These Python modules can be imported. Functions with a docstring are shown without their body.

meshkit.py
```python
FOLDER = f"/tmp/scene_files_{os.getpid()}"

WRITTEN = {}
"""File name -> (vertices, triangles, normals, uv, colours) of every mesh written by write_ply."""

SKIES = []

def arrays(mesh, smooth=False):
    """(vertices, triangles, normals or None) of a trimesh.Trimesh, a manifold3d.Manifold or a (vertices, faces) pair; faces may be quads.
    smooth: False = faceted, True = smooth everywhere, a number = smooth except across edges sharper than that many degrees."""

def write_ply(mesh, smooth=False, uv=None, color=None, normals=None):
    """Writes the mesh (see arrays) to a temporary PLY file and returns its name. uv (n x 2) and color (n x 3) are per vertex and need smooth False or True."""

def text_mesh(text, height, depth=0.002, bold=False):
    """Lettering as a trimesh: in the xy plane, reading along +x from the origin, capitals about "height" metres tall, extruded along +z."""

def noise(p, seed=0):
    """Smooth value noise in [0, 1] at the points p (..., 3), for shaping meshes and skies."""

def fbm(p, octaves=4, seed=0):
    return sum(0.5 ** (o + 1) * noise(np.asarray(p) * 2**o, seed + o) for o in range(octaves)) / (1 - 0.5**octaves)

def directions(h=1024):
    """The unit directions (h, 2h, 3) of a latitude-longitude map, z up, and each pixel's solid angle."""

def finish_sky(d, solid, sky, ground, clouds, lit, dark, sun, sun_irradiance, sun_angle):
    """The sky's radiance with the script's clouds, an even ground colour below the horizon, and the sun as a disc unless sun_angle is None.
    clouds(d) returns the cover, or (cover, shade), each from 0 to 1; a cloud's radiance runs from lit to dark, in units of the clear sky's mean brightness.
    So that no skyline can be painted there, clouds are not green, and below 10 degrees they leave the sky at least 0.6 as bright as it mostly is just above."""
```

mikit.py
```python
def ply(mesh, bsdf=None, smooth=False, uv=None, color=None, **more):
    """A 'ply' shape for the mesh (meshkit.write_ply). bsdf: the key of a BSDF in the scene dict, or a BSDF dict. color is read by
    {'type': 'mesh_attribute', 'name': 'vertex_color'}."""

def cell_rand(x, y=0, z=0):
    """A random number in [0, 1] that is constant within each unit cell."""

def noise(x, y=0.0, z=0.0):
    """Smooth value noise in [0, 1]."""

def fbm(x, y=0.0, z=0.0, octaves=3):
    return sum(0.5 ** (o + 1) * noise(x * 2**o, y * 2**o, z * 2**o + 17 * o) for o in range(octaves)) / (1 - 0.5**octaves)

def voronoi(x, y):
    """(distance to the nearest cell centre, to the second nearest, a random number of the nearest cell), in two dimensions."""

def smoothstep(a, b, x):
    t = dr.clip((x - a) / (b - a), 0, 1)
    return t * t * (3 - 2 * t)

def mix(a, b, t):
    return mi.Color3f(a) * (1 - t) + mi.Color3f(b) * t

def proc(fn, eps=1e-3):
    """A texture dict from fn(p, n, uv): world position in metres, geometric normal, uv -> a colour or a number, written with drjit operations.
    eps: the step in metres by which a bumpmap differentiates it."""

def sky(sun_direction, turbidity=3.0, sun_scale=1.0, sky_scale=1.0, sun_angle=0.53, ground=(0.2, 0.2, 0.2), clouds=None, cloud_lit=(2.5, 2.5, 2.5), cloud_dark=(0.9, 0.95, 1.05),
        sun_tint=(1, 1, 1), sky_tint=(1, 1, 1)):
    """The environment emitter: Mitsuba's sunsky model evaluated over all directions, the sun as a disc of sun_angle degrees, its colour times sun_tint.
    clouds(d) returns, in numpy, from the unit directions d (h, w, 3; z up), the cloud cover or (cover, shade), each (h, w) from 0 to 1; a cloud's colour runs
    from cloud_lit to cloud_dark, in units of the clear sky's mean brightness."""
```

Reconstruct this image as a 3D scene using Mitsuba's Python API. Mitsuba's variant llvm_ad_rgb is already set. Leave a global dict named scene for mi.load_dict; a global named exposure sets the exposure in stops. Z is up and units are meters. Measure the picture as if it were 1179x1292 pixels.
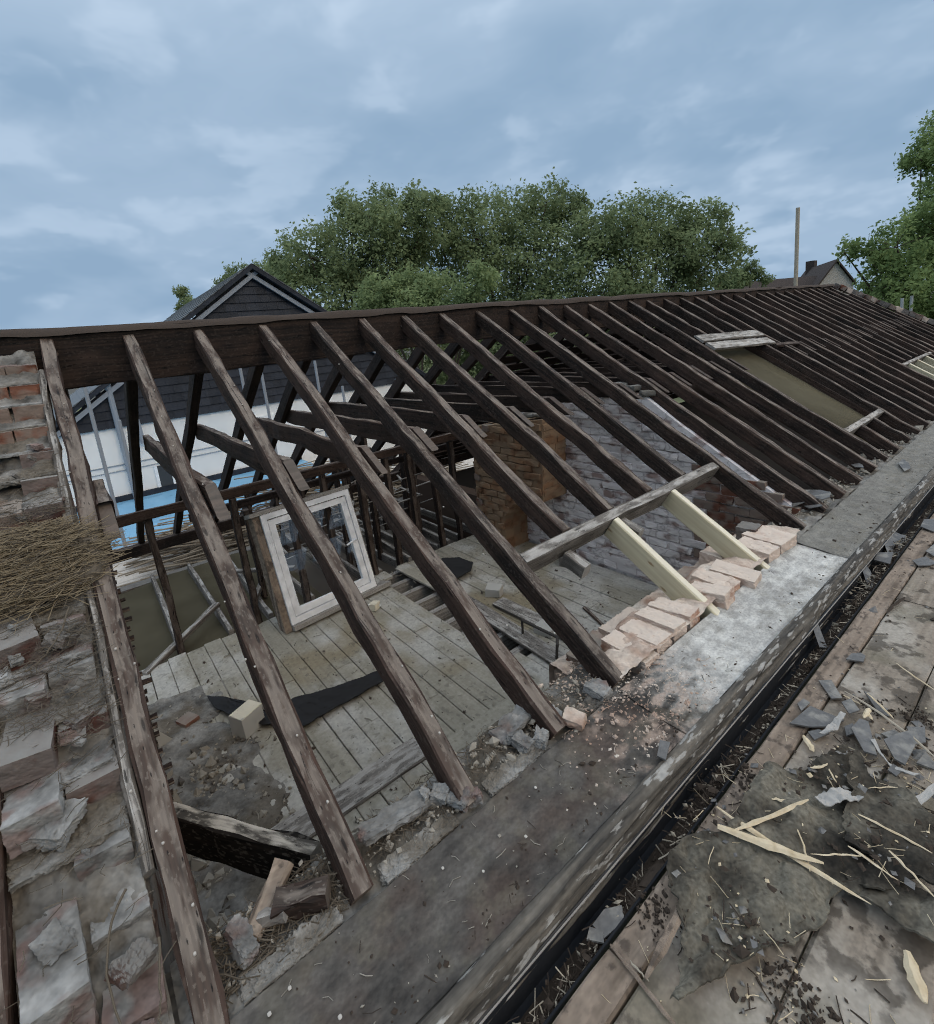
import math, random
import numpy as np, trimesh, shapely.geometry as sg
import drjit as dr, mitsuba as mi
import mikit, meshkit
from mikit import proc, noise, fbm, voronoi, cell_rand, smoothstep, mix

T = mi.ScalarTransform4f
Z0 = 7.0                                   # height of the photographer's lens above the ground; heights below are relative to the lens
scene, labels = {'type': 'scene'}, {}

# ------------------------------------------------------------------ camera, sky, exposure
FWD = np.array([-0.776859, 0.596940, -0.200382]); UP = np.array([-0.094401, 0.204221, 0.974362])
scene['camera'] = {'type': 'perspective', 'fov': 86.094, 'fov_axis': 'x', 'near_clip': 0.02, 'far_clip': 900.0,
                   'principal_point_offset_y': 0.07089,
                   'to_world': T().look_at(origin=[0, 0, Z0], target=[float(x) for x in FWD + np.array([0, 0, Z0])], up=[float(x) for x in UP])}


def overcast(d):
    el = np.clip(d[..., 2], 0, 1)
    w = np.stack([d[..., 0] / (el + .28), d[..., 1] / (el + .28), el * .5], -1)
    big = meshkit.fbm(w * 1.3 + 3.1, 6, seed=4)
    fine = meshkit.fbm(w * [3.4, 3.4, 12] + 9.7 + 1.6 * big[..., None], 6, seed=11)
    n = np.clip((big * .5 + fine * .6 - .40) / .30, 0, 1); n = n * n * (3 - 2 * n)
    lump = meshkit.fbm(w * [5.5, 5.5, 15] + 4.2 + 1.2 * fine[..., None], 6, seed=23)
    gap = np.clip((lump * .7 + big * .3 - .50) / .16, 0, 1); gap = gap * gap * (3 - 2 * gap)
    n = .62 * n + .60 * gap + .25 * (lump - .5)
    t = np.clip((el - .40) / .50, 0, 1); lift = t * t * (3 - 2 * t)            # an overcast sky is about three times as bright overhead as near the horizon
    shade = np.clip(1.0 - .84 * lift - .135 * n, 0, 1)
    return np.ones_like(shade), shade


scene['sky_light'] = mikit.sky([.80, .22, .56], turbidity=4, sun_scale=0.15, sun_angle=38, ground=(.12, .12, .11), clouds=overcast,
                               cloud_lit=(2.75, 3.0, 3.3), cloud_dark=(.58, .86, 1.20), sun_tint=(1, .98, .95))
exposure = 2.4


# ------------------------------------------------------------------ helpers
def arr(m):
    if hasattr(m, 'to_mesh'):
        k = m.to_mesh(); return np.asarray(k.vert_properties[:, :3], float), np.asarray(k.tri_verts)
    if isinstance(m, tuple):
        return np.asarray(m[0], float), np.asarray(m[1])
    return np.asarray(m.vertices, float), np.asarray(m.faces)


def join(ms):
    vs, fs, n = [], [], 0
    for m in ms:
        v, f = arr(m)
        if f.shape[1] == 4:
            f = np.vstack([f[:, [0, 1, 2]], f[:, [0, 2, 3]]])
        vs.append(v); fs.append(f + n); n += len(v)
    return np.vstack(vs), np.vstack(fs)


def numbered(key):
    if key not in scene and key not in labels:
        return key
    i = 1
    while f'{key}_{i:03d}' in scene or f'{key}_{i:03d}' in labels:
        i += 1
    return f'{key}_{i:03d}'


def put(name, mesh, bsdf, parent=None, smooth=False, uv=None, **lab):
    """One entry of the scene; its mesh is given in metres relative to the lens height."""
    key = numbered((parent + '__' if parent else '') + name)
    v, f = arr(mesh)
    v = v.copy(); v[:, 2] += Z0
    scene[key] = mikit.ply((v, f), bsdf, smooth=smooth, uv=uv)
    if lab:
        labels[key] = lab
    return key


def reuse(name, shape, mat, bsdf, parent=None, **lab):
    key = numbered((parent + '__' if parent else '') + name)
    scene[key] = {**shape, 'to_world': mat, 'bsdf': {'type': 'ref', 'id': bsdf}}
    if lab:
        labels[key] = lab
    return key


def thing(name, label, category, group=None, kind=None):
    key = numbered(name)
    labels[key] = {'label': label, 'category': category}
    if group: labels[key]['group'] = group
    if kind: labels[key]['kind'] = kind
    return key


_seed = [1000]
def rng_next():
    _seed[0] += 1
    return np.random.default_rng(_seed[0])


def unit(a):
    a = np.asarray(a, float); return a / np.linalg.norm(a)


def beam(a, b, w, d, up=(0, 0, 1), seg=10, ch=.006, jit=.0025, bow=.0, rng=None, top=None):
    """A rough sawn timber from a to b (the middle of its top face), w wide and d deep. Returns ((v, f), uv): u runs along it (plus a random
    offset per piece), v is 0..w on the top face and 10 + distance round the other faces."""
    rng = rng or rng_next()
    a, b = np.asarray(a, float), np.asarray(b, float)
    L = np.linalg.norm(b - a); t = (b - a) / L
    s = unit(np.cross(t, np.asarray(up, float))); n = np.cross(s, t)
    if n @ np.asarray(up, float) < 0: n = -n; s = -s
    h = w / 2
    prof = np.array([(-h + ch, 0), (h - ch, 0), (h, -ch), (h, -d + ch), (h - ch, -d), (-h + ch, -d), (-h, -d + ch), (-h, -ch)])
    us = np.linspace(0, 1, seg + 1)
    off = np.zeros((seg + 1, 8, 2))
    low = np.cumsum(rng.normal(0, 1, (seg + 1, 2)), 0); low -= np.linspace(0, 1, seg + 1)[:, None] * low[-1]; low -= low.mean(0)
    low = low / (np.abs(low).max() + 1e-9) * bow
    off += low[:, None] + rng.normal(0, jit, (seg + 1, 8, 2))
    ring = a + us[:, None, None] * (b - a) + (prof[None, :, :1] + off[..., :1]) * s + (prof[None, :, 1:] + off[..., 1:]) * n
    du = rng.integers(1, 900) * 100.0
    vs, fs, uvs, k = [], [], [], 0
    per = np.r_[0, np.cumsum(np.linalg.norm(np.diff(np.vstack([prof, prof[:1]]), axis=0), axis=1))]
    for j in range(8):
        q = (j + 1) % 8
        strip = np.stack([ring[:, j], ring[:, q]], 1).reshape(-1, 3)
        if j == 0: v0, v1 = 0.0, w
        else: v0, v1 = 10 + per[j], 10 + per[j + 1]
        uvs.append(np.stack([np.repeat(du + 1 + us * L, 2), np.tile([v0, v1], seg + 1)], 1))
        for i in range(seg):
            p = k + 2 * i
            fs += [(p, p + 1, p + 3), (p, p + 3, p + 2)]
        vs.append(strip); k += len(strip)
    for e, flip in ((0, 1), (seg, 0)):
        vs.append(ring[e]); uvs.append(np.stack([np.full(8, du + 50) + prof[:, 0] * .3, 30 + prof[:, 1]], 1))
        for i in range(1, 7):
            fs.append((k, k + i, k + i + 1) if flip else (k, k + i + 1, k + i))
        k += 8
    v, f = np.vstack(vs), np.array(fs)
    # outward winding
    c = (a + b) / 2 - n * d / 2
    tri = v[f]; nn = np.cross(tri[:, 1] - tri[:, 0], tri[:, 2] - tri[:, 0])
    if ((tri.mean(1) - c) * nn).sum() < 0: f = f[:, ::-1]
    return (v, f), np.vstack(uvs)


def timber(name, a, b, w, d, bsdf, parent=None, lab=None, **k):
    m, uv = beam(a, b, w, d, **k)
    return put(name, m, bsdf, parent, uv=uv, **(lab or {}))


def tube(a, b, r, r2=None, n=10):
    a, b = np.asarray(a, float), np.asarray(b, float); r2 = r if r2 is None else r2
    t = unit(b - a); s = unit(np.cross(t, [.31, .22, .92] if abs(t[2]) < .9 else [1, 0, 0])); q = np.cross(t, s)
    an = np.arange(n) * 2 * np.pi / n
    c = np.cos(an)[:, None] * s + np.sin(an)[:, None] * q
    v = np.vstack([a + c * r, b + c * r2, [a], [b]])
    f = []
    for i in range(n):
        j = (i + 1) % n
        f += [(i, j, n + j), (i, n + j, n + i), (2 * n, j, i), (2 * n + 1, n + i, n + j)]
    return v, np.array(f)


def path_tube(pts, rs, n=6):
    return join([tube(pts[i], pts[i + 1], rs[i], rs[i + 1], n) for i in range(len(pts) - 1)])


def box(x0, x1, y0, y1, z0, z1):
    m = trimesh.creation.box(extents=(x1 - x0, y1 - y0, z1 - z0)); m.apply_translation(((x0 + x1) / 2, (y0 + y1) / 2, (z0 + z1) / 2)); return m


def chunk(w, d, h, ch=.008, jit=.004, rng=None):
    """A brick-like convex block, 44 triangles: chamfered box with uneven corners, centred on the origin."""
    rng = rng or rng_next(); P = []
    for sx in (-1, 1):
        for sy in (-1, 1):
            for sz in (-1, 1):
                c = np.array([sx * w / 2, sy * d / 2, sz * h / 2]) + rng.normal(0, jit, 3)
                k = ch * rng.uniform(.6, 1.8, 3)
                P += [c - [sx * k[0], 0, 0], c - [0, sy * k[1], 0], c - [0, 0, sz * k[2]]]
    m = trimesh.convex.convex_hull(np.array(P)); return m


def rock(w, d, h, sub=3, amp=.012, freq=14, seed=0, round_=.25):
    """A worn, lumpy block: a subdivided box rounded and displaced by noise."""
    m = trimesh.creation.box(extents=(1, 1, 1))
    for _ in range(sub): m = m.subdivide()
    v = np.array(m.vertices); s = v / np.linalg.norm(v, axis=1, keepdims=True) * .62
    v = v * (1 - round_) + s * round_
    v = v * [w, d, h]
    n = unit_rows(v / np.array([w, d, h]))
    q = meshkit.fbm(v * freq + seed * 7.13, 3, seed=seed) - .5
    q2 = np.abs(meshkit.fbm(v * freq * 2.6 + seed * 3.7, 3, seed=seed + 5) - .5)
    q3 = meshkit.noise(v * freq * 7.0, seed=seed + 9) - .5
    v = v + n * (q * 2.4 * amp - q2 * 1.6 * amp + q3 * .45 * amp)[:, None]
    return trimesh.Trimesh(v, m.faces, process=False)


def unit_rows(a):
    return a / np.maximum(np.linalg.norm(a, axis=1, keepdims=True), 1e-9)


def grid(x0, x1, y0, y1, nx, ny, zf):
    x, y = np.meshgrid(np.linspace(x0, x1, nx), np.linspace(y0, y1, ny), indexing='ij')
    z = zf(x, y); v = np.stack([x, y, z], -1).reshape(-1, 3)
    i = np.arange(nx * ny).reshape(nx, ny)
    f = np.vstack([np.stack([i[:-1, :-1], i[1:, :-1], i[1:, 1:]], -1).reshape(-1, 3), np.stack([i[:-1, :-1], i[1:, 1:], i[:-1, 1:]], -1).reshape(-1, 3)])
    return v, f


def moved(m, pos=(0, 0, 0), rot=(0, 0, 0)):
    v, f = arr(m)
    R = trimesh.transformations.euler_matrix(*rot)[:3, :3]
    return v @ R.T + np.asarray(pos, float), f


def sheet(poly, z, thick, tilt=(0, 0), seed=0, amp=0.0, res=None, freq=9, rag=0):
    """A flat-lying piece (slate, lead, felt) with its own outline and thickness, on a surface at height z."""
    P = sg.Polygon(poly).buffer(0)
    if rag:
        ring = P.exterior; k = max(12, int(ring.length / .012)); r_ = np.random.default_rng(seed)
        P = sg.Polygon([np.array(ring.interpolate(i / k, normalized=True).coords[0]) + r_.normal(0, rag, 2) for i in range(k)]).buffer(0)
    if P.geom_type != 'Polygon': P = max(P.geoms, key=lambda g: g.area)
    m = trimesh.creation.extrude_polygon(P, thick, engine='earcut')
    if res:
        for _ in range(8):
            e = m.edges_unique_length.max()
            if e < res: break
            m = m.subdivide_to_size(res, max_iter=12); break
    v = np.array(m.vertices); c = v[:, :2].mean(0)
    zz = (v[:, :2] - c) @ np.array(tilt)
    zz -= zz.min()
    if amp: zz = zz + amp * meshkit.fbm(np.c_[v[:, :2] * freq, np.full(len(v), seed * 3.3)], 4, seed=seed)
    v[:, 2] += z + zz
    return v, np.array(m.faces)


def strands(n, sampler, length, rad, rng, curve=.25, flat=0.25, dirf=None):
    """Many thin three-sided straws as one mesh."""
    V, F = [], []; k = 0
    for i in range(n):
        p = sampler(rng); L = length * rng.uniform(.35, 1.2)
        an = dirf(rng) if dirf else rng.uniform(0, 2 * np.pi)
        t = unit([math.cos(an), math.sin(an), rng.normal(0, flat)])
        s = unit(np.cross(t, [0, 0, 1])); bend = s * rng.normal(0, curve) * L + np.array([0, 0, rng.normal(0, .05) * L])
        r = rad * rng.uniform(.5, 1.3)
        pts = [p - t * L / 2, p + bend * .5, p + t * L / 2]
        u = np.cross(s, t)
        for q in pts:
            V += [q + s * r, q - s * r * .5 + u * r * .87, q - s * r * .5 - u * r * .87]
        for a in (0, 3):
            for j in range(3):
                j2 = (j + 1) % 3
                F += [(k + a + j, k + a + j2, k + a + 3 + j2), (k + a + j, k + a + 3 + j2, k + a + 3 + j)]
        k += 9
    return np.array(V), np.array(F)


def bits(n, sampler, size, rng, thin=.4, flat=False):
    """Small convex crumbs or flakes as one mesh (bipyramids)."""
    V, F = [], []; k = 0
    for i in range(n):
        p = sampler(rng); s = size * rng.lognormal(0, .55)
        R = trimesh.transformations.euler_matrix(rng.normal(0, .25), rng.normal(0, .25), rng.uniform(0, 6.28))[:3, :3] if flat else trimesh.transformations.random_rotation_matrix(rng.random(3))[:3, :3]
        q = np.array([(1, 0, 0), (0, 1, 0), (-1, 0, 0), (0, -1, 0), (0, 0, 1), (0, 0, -1)], float) * (s * rng.uniform(.6, 1.3), s * rng.uniform(.5, 1), s * thin)
        V.append(q @ R.T + p)
        F += [(k + a, k + b, k + c) for a, b, c in ((0, 1, 4), (1, 2, 4), (2, 3, 4), (3, 0, 4), (1, 0, 5), (2, 1, 5), (3, 2, 5), (0, 3, 5))]
        k += 6
    return np.vstack(V), np.array(F)


# ------------------------------------------------------------------ materials
def rgb(*c): return {'type': 'rgb', 'value': list(c)}
def bs(key, color, rough=.8, spec=.25, bump=None, scale=1.0, eps=1e-3, two=True, **k):
    m = {'type': 'principled', 'base_color': color if isinstance(color, dict) else proc(color), 'roughness': rough, 'specular': spec, **k}
    if bump is not None: m = {'type': 'bumpmap', 'arbitrary': proc(bump, eps), 'scale': scale, 'bsdf': m}
    if two: m = {'type': 'twosided', 'bsdf': m}
    scene[key] = m


def F(x): return mi.Float(x)


def old_timber(dark, mid, pale, wear=.7):
    def fn(p, n, uv):
        u, v = uv.x, uv.y
        sd = dr.floor(u / 100.0)
        uu = u - sd * 100.0
        warp = .012 * fbm(uu * 4.0, v * 8.0, sd, 2)
        grain = fbm(uu * 2.2 + sd * 1.7, (v + warp) * 110.0, sd * .37, 4)
        blot = fbm(p.x * 9.0 + sd, p.y * 9.0, p.z * 9.0, 5)
        tone = cell_rand(sd, 3)
        c = mix(mi.Color3f(*dark), mi.Color3f(*mid), dr.clip(.15 + 1.2 * (grain - .32) + .9 * (blot - .5) + .35 * (tone - .5), 0, 1))
        top = dr.select(v < 5.0, 1.0, 0.0)                     # upper face: sky light painted in as paler colour, with scuffs from the battens
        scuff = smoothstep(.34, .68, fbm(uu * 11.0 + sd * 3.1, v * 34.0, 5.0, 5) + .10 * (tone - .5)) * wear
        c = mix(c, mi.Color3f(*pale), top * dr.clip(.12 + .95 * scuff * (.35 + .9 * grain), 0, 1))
        split = smoothstep(.020, .004, dr.abs(noise(uu * .9 + sd * 2.3, (v + warp) * 46.0, sd) - .5)) * smoothstep(.45, .6, noise(uu * 2.3, v * 9.0, sd + 7.0))
        c = c * (1 - .75 * split)
        k1, _, r = voronoi(uu * 4.6 + sd * 1.3, v * 18.0 + sd)
        c = c * (1 - .72 * smoothstep(.15, .06, k1) * dr.select(r > .62, 1.0, 0.0))            # knots
        h1, _, r2 = voronoi(uu * 9.0 + sd, v * 31.0)
        c = c * (1 - .85 * smoothstep(.075, .05, h1) * dr.select(r2 > .45, 1.0, 0.0))          # nail holes
        fleck = smoothstep(.74, .80, noise(uu * 90.0, v * 140.0, sd))
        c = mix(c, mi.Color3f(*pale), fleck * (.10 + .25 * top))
        edge = dr.select((v > 19.0) & (v < 25.0), 1.0, 0.0)
        end = dr.select(v > 25.0, 1.0, 0.0)
        return mix(c, mi.Color3f(*pale) * (.5 + .5 * grain), end * .45)
    return fn


def grain_bump(p, n, uv):
    sd = dr.floor(uv.x / 100.0); uu = uv.x - sd * 100.0
    return fbm(uu * 5.0 + sd, uv.y * 120.0, sd, 2) + .6 * fbm(uu * 12.0, uv.y * 20.0, sd + 4.0, 2)


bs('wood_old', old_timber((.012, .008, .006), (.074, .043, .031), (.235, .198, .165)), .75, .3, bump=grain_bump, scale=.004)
bs('wood_lit_top', old_timber((.007, .006, .005), (.03, .022, .017), (.46, .42, .36), 1.2), .85, .2)  # near-black sides and pale top: shade and sky light put into the colour
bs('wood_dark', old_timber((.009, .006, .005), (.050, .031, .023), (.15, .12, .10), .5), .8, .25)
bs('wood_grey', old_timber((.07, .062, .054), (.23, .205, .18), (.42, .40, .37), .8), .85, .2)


def pine(p, n, uv):
    sd = dr.floor(uv.x / 100.0); uu = uv.x - sd * 100.0
    g = fbm(uu * 2.0, uv.y * 70.0, sd, 3)
    k1, _, r = voronoi(uu * 5.0 + sd, uv.y * 14.0)
    knot = smoothstep(.14, .04, k1) * dr.select(r > .72, 1.0, 0.0)
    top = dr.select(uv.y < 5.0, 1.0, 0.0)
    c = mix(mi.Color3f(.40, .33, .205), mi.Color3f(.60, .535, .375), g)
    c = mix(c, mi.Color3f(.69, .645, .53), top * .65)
    return mix(c, mi.Color3f(.22, .12, .05), knot * .8)


bs('wood_pine', pine, .6, .3)


def floor_board(p, n, uv):
    sd = dr.floor(uv.x / 100.0); uu = uv.x - sd * 100.0
    g = fbm(uu * 1.5 + sd, uv.y * 55.0, sd * .7, 3)
    dust = fbm(p.x * 2.6, p.y * 3.1, 2.0, 6)
    c = mix(mi.Color3f(.19, .175, .14), mi.Color3f(.36, .335, .275), dr.clip(.15 + g * .7 + .30 * (cell_rand(sd, 8) - .5), 0, 1))
    c = mix(c, mi.Color3f(.46, .45, .42), smoothstep(.42, .66, dust) * .62)
    c = mix(c, mi.Color3f(.20, .155, .085), smoothstep(.55, .72, fbm(p.x * 1.6 + 7.0, p.y * 1.9, 9.0, 3)) * .55)
    fine = fbm(p.x * 60.0, p.y * 60.0, 1.0, 3)
    c = c * (.80 + .42 * fine)
    c = c * (1 - .28 * smoothstep(.60, .74, fbm(p.x * 33.0, p.y * 33.0, 3.0, 4)) * smoothstep(.4, .6, noise(p.x * 3.0, p.y * 3.0, 8.0)))
    nail, _, _ = voronoi(uu * 3.0 + sd, uv.y * 9.0)
    return c * (1 - .7 * smoothstep(.035, .02, nail))


bs('floor_wood', floor_board, .85, .2, bump=grain_bump, scale=.001)


def scaffold_wood(p, n, uv):
    sd = dr.floor(uv.x / 100.0); uu = uv.x - sd * 100.0
    tone = cell_rand(sd, 5)
    g = fbm(uu * 2.0 + sd, uv.y * 60.0, 1.0, 4)
    c = mix(mi.Color3f(.15, .122, .095), mi.Color3f(.30, .255, .205), g)
    c = mix(c, mi.Color3f(.36, .33, .285), smoothstep(.38, .66, fbm(p.x * 6.0, p.y * 4.0, 6.0, 6)) * .75)
    c = mix(c, mi.Color3f(.135, .122, .085), smoothstep(.46, .70, fbm(p.x * 4.0 + 4.0, p.y * 4.0, 2.0, 6)) * .6)
    m = smoothstep(.53, .66, fbm(p.x * 19.0, p.y * 19.0, 3.0, 6)) * smoothstep(.45, .58, fbm(p.x * 2.3, p.y * 2.3, 31.0, 3))
    c = mix(c, mi.Color3f(.05, .041, .032), m * .72)
    fine = fbm(p.x * 120.0, p.y * 120.0, 1.0, 2)
    return c * (.80 + .4 * fine) * (.9 + .2 * tone)


def rough_bump(p, n, uv):
    return fbm(p.x * 38.0, p.y * 38.0, p.z * 38.0, 4)


bs('scaffold_wood', scaffold_wood, .8, .25, bump=rough_bump, scale=.004)


def plank_brown(p, n, uv):
    sd = dr.floor(uv.x / 100.0); uu = uv.x - sd * 100.0
    g = fbm(uu * 2.0 + sd, uv.y * 50.0, 1.0, 3)
    c = mix(mi.Color3f(.11, .082, .06), mi.Color3f(.285, .225, .175), dr.clip(g + .8 * (fbm(p.x * 14.0, p.y * 9.0, 1.0, 5) - .5), 0, 1))
    m = smoothstep(.58, .72, fbm(p.x * 36.0, p.y * 26.0, 8.0, 5))
    return mix(c, mi.Color3f(.05, .038, .03), m * .7) * (.75 + .5 * fbm(p.x * 110.0, p.y * 60.0, 1.0, 2))


bs('plank_brown', plank_brown, .75, .3)


def brick_tex(lo, hi, dust, dustc=(.30, .28, .25), bed=None):
    def fn(p, n, uv):
        t = cell_rand(dr.floor(p.x * 3.9), dr.floor(p.y * 8.0), dr.floor(p.z * 10.6))
        g = fbm(p.x * 26.0, p.y * 26.0, p.z * 26.0, 5)
        c = mix(mi.Color3f(*lo), mi.Color3f(*hi), dr.clip(.2 + .6 * t + .9 * (g - .5), 0, 1))
        d = smoothstep(.5 - dust * .35, .62 - dust * .2, fbm(p.x * 9.0, p.y * 9.0, p.z * 9.0 + 3.0, 6))
        c = mix(c, mi.Color3f(*dustc), d * min(1.0, .35 + dust * .6))
        lie = smoothstep(.55, .9, n.z)                                 # mortar left lying on upper faces
        return mix(c, mi.Color3f(*dustc) * 1.05, lie * (bed or min(1.0, .4 + dust * .7)) * (.45 + .9 * g))
    return fn


bs('brick_red', brick_tex((.085, .036, .025), (.205, .088, .056), .38, (.24, .22, .19)), .9, .2, bump=rough_bump, scale=.004)
bs('brick_dusty', brick_tex((.046, .031, .027), (.125, .072, .058), .6, (.165, .158, .145)), .9, .2, bump=rough_bump, scale=.006)
bs('brick_worn', brick_tex((.050, .026, .022), (.135, .060, .046), .30, (.20, .19, .175), 1.0), .9, .2, bump=rough_bump, scale=.008)
bs('brick_yellow', brick_tex((.12, .064, .038), (.30, .165, .090), .40, (.27, .20, .135)), .9, .2)
bs('brick_lime', brick_tex((.28, .15, .105), (.45, .28, .20), .62, (.53, .455, .385)), .9, .2, bump=rough_bump, scale=.003)


def whitewash(p, n, uv):
    a = fbm(p.x * 7.0, 1.0, p.z * 9.0, 4)
    t = cell_rand(dr.floor(p.x * 4.44), 2.0, dr.floor(p.z * 13.3))
    c = mix(mi.Color3f(.54, .50, .49), mi.Color3f(.80, .76, .745), a)
    red = mi.Color3f(.19, .095, .07)
    worn = smoothstep(.50, .70, fbm(p.x * 8.0 + 5.0, p.y * 10.0, p.z * 11.0, 6) + .16 * (t - .5))
    c = mix(c, red, worn * .75)
    crack = smoothstep(.035, .0, dr.abs(fbm(p.x * 6.0, 3.0, p.z * 6.0 + 20.0, 4) - .5)) * .55
    return c * (1 - crack * .6)


bs('whitewash', whitewash, .9, .15, bump=rough_bump, scale=.006)


def mortar(p, n, uv):
    a = fbm(p.x * 11.0, p.y * 11.0, p.z * 11.0, 6); f = fbm(p.x * 90.0, p.y * 90.0, p.z * 90.0, 2)
    c = mix(mi.Color3f(.07, .066, .06), mi.Color3f(.27, .26, .24), dr.clip((a - .28) * 2.2, 0, 1))
    c = mix(c, mi.Color3f(.115, .095, .07), smoothstep(.48, .66, fbm(p.x * 5.0, p.y * 5.0, p.z * 5.0 + 9.0, 5)) * .7)
    return c * (.68 + .64 * f)


bs('mortar', mortar, .95, .1, bump=rough_bump, scale=.014)


def stone(p, n, uv):
    a = fbm(p.x * 15.0, p.y * 15.0, p.z * 15.0, 6); f = fbm(p.x * 90.0, p.y * 90.0, p.z * 90.0, 2)
    c = mix(mi.Color3f(.08, .077, .072), mi.Color3f(.32, .315, .30), dr.clip((a - .25) * 2.0, 0, 1))
    c = mix(c, mi.Color3f(.14, .075, .06), smoothstep(.52, .66, fbm(p.x * 8.0, p.y * 8.0, p.z * 8.0 + 2.0, 5)) * .65)
    return c * (.72 + .56 * f)


bs('stone', stone, .95, .1, bump=rough_bump, scale=.012)


def lime_mortar(p, n, uv):
    a = fbm(p.x * 11.0, p.y * 11.0, p.z * 11.0, 6); f = fbm(p.x * 90.0, p.y * 90.0, p.z * 90.0, 2)
    return mix(mi.Color3f(.30, .20, .15), mi.Color3f(.60, .535, .455), dr.clip((a - .25) * 1.9, 0, 1)) * (.75 + .5 * f)


bs('lime_mortar', lime_mortar, .95, .1, bump=rough_bump, scale=.008)


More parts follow.
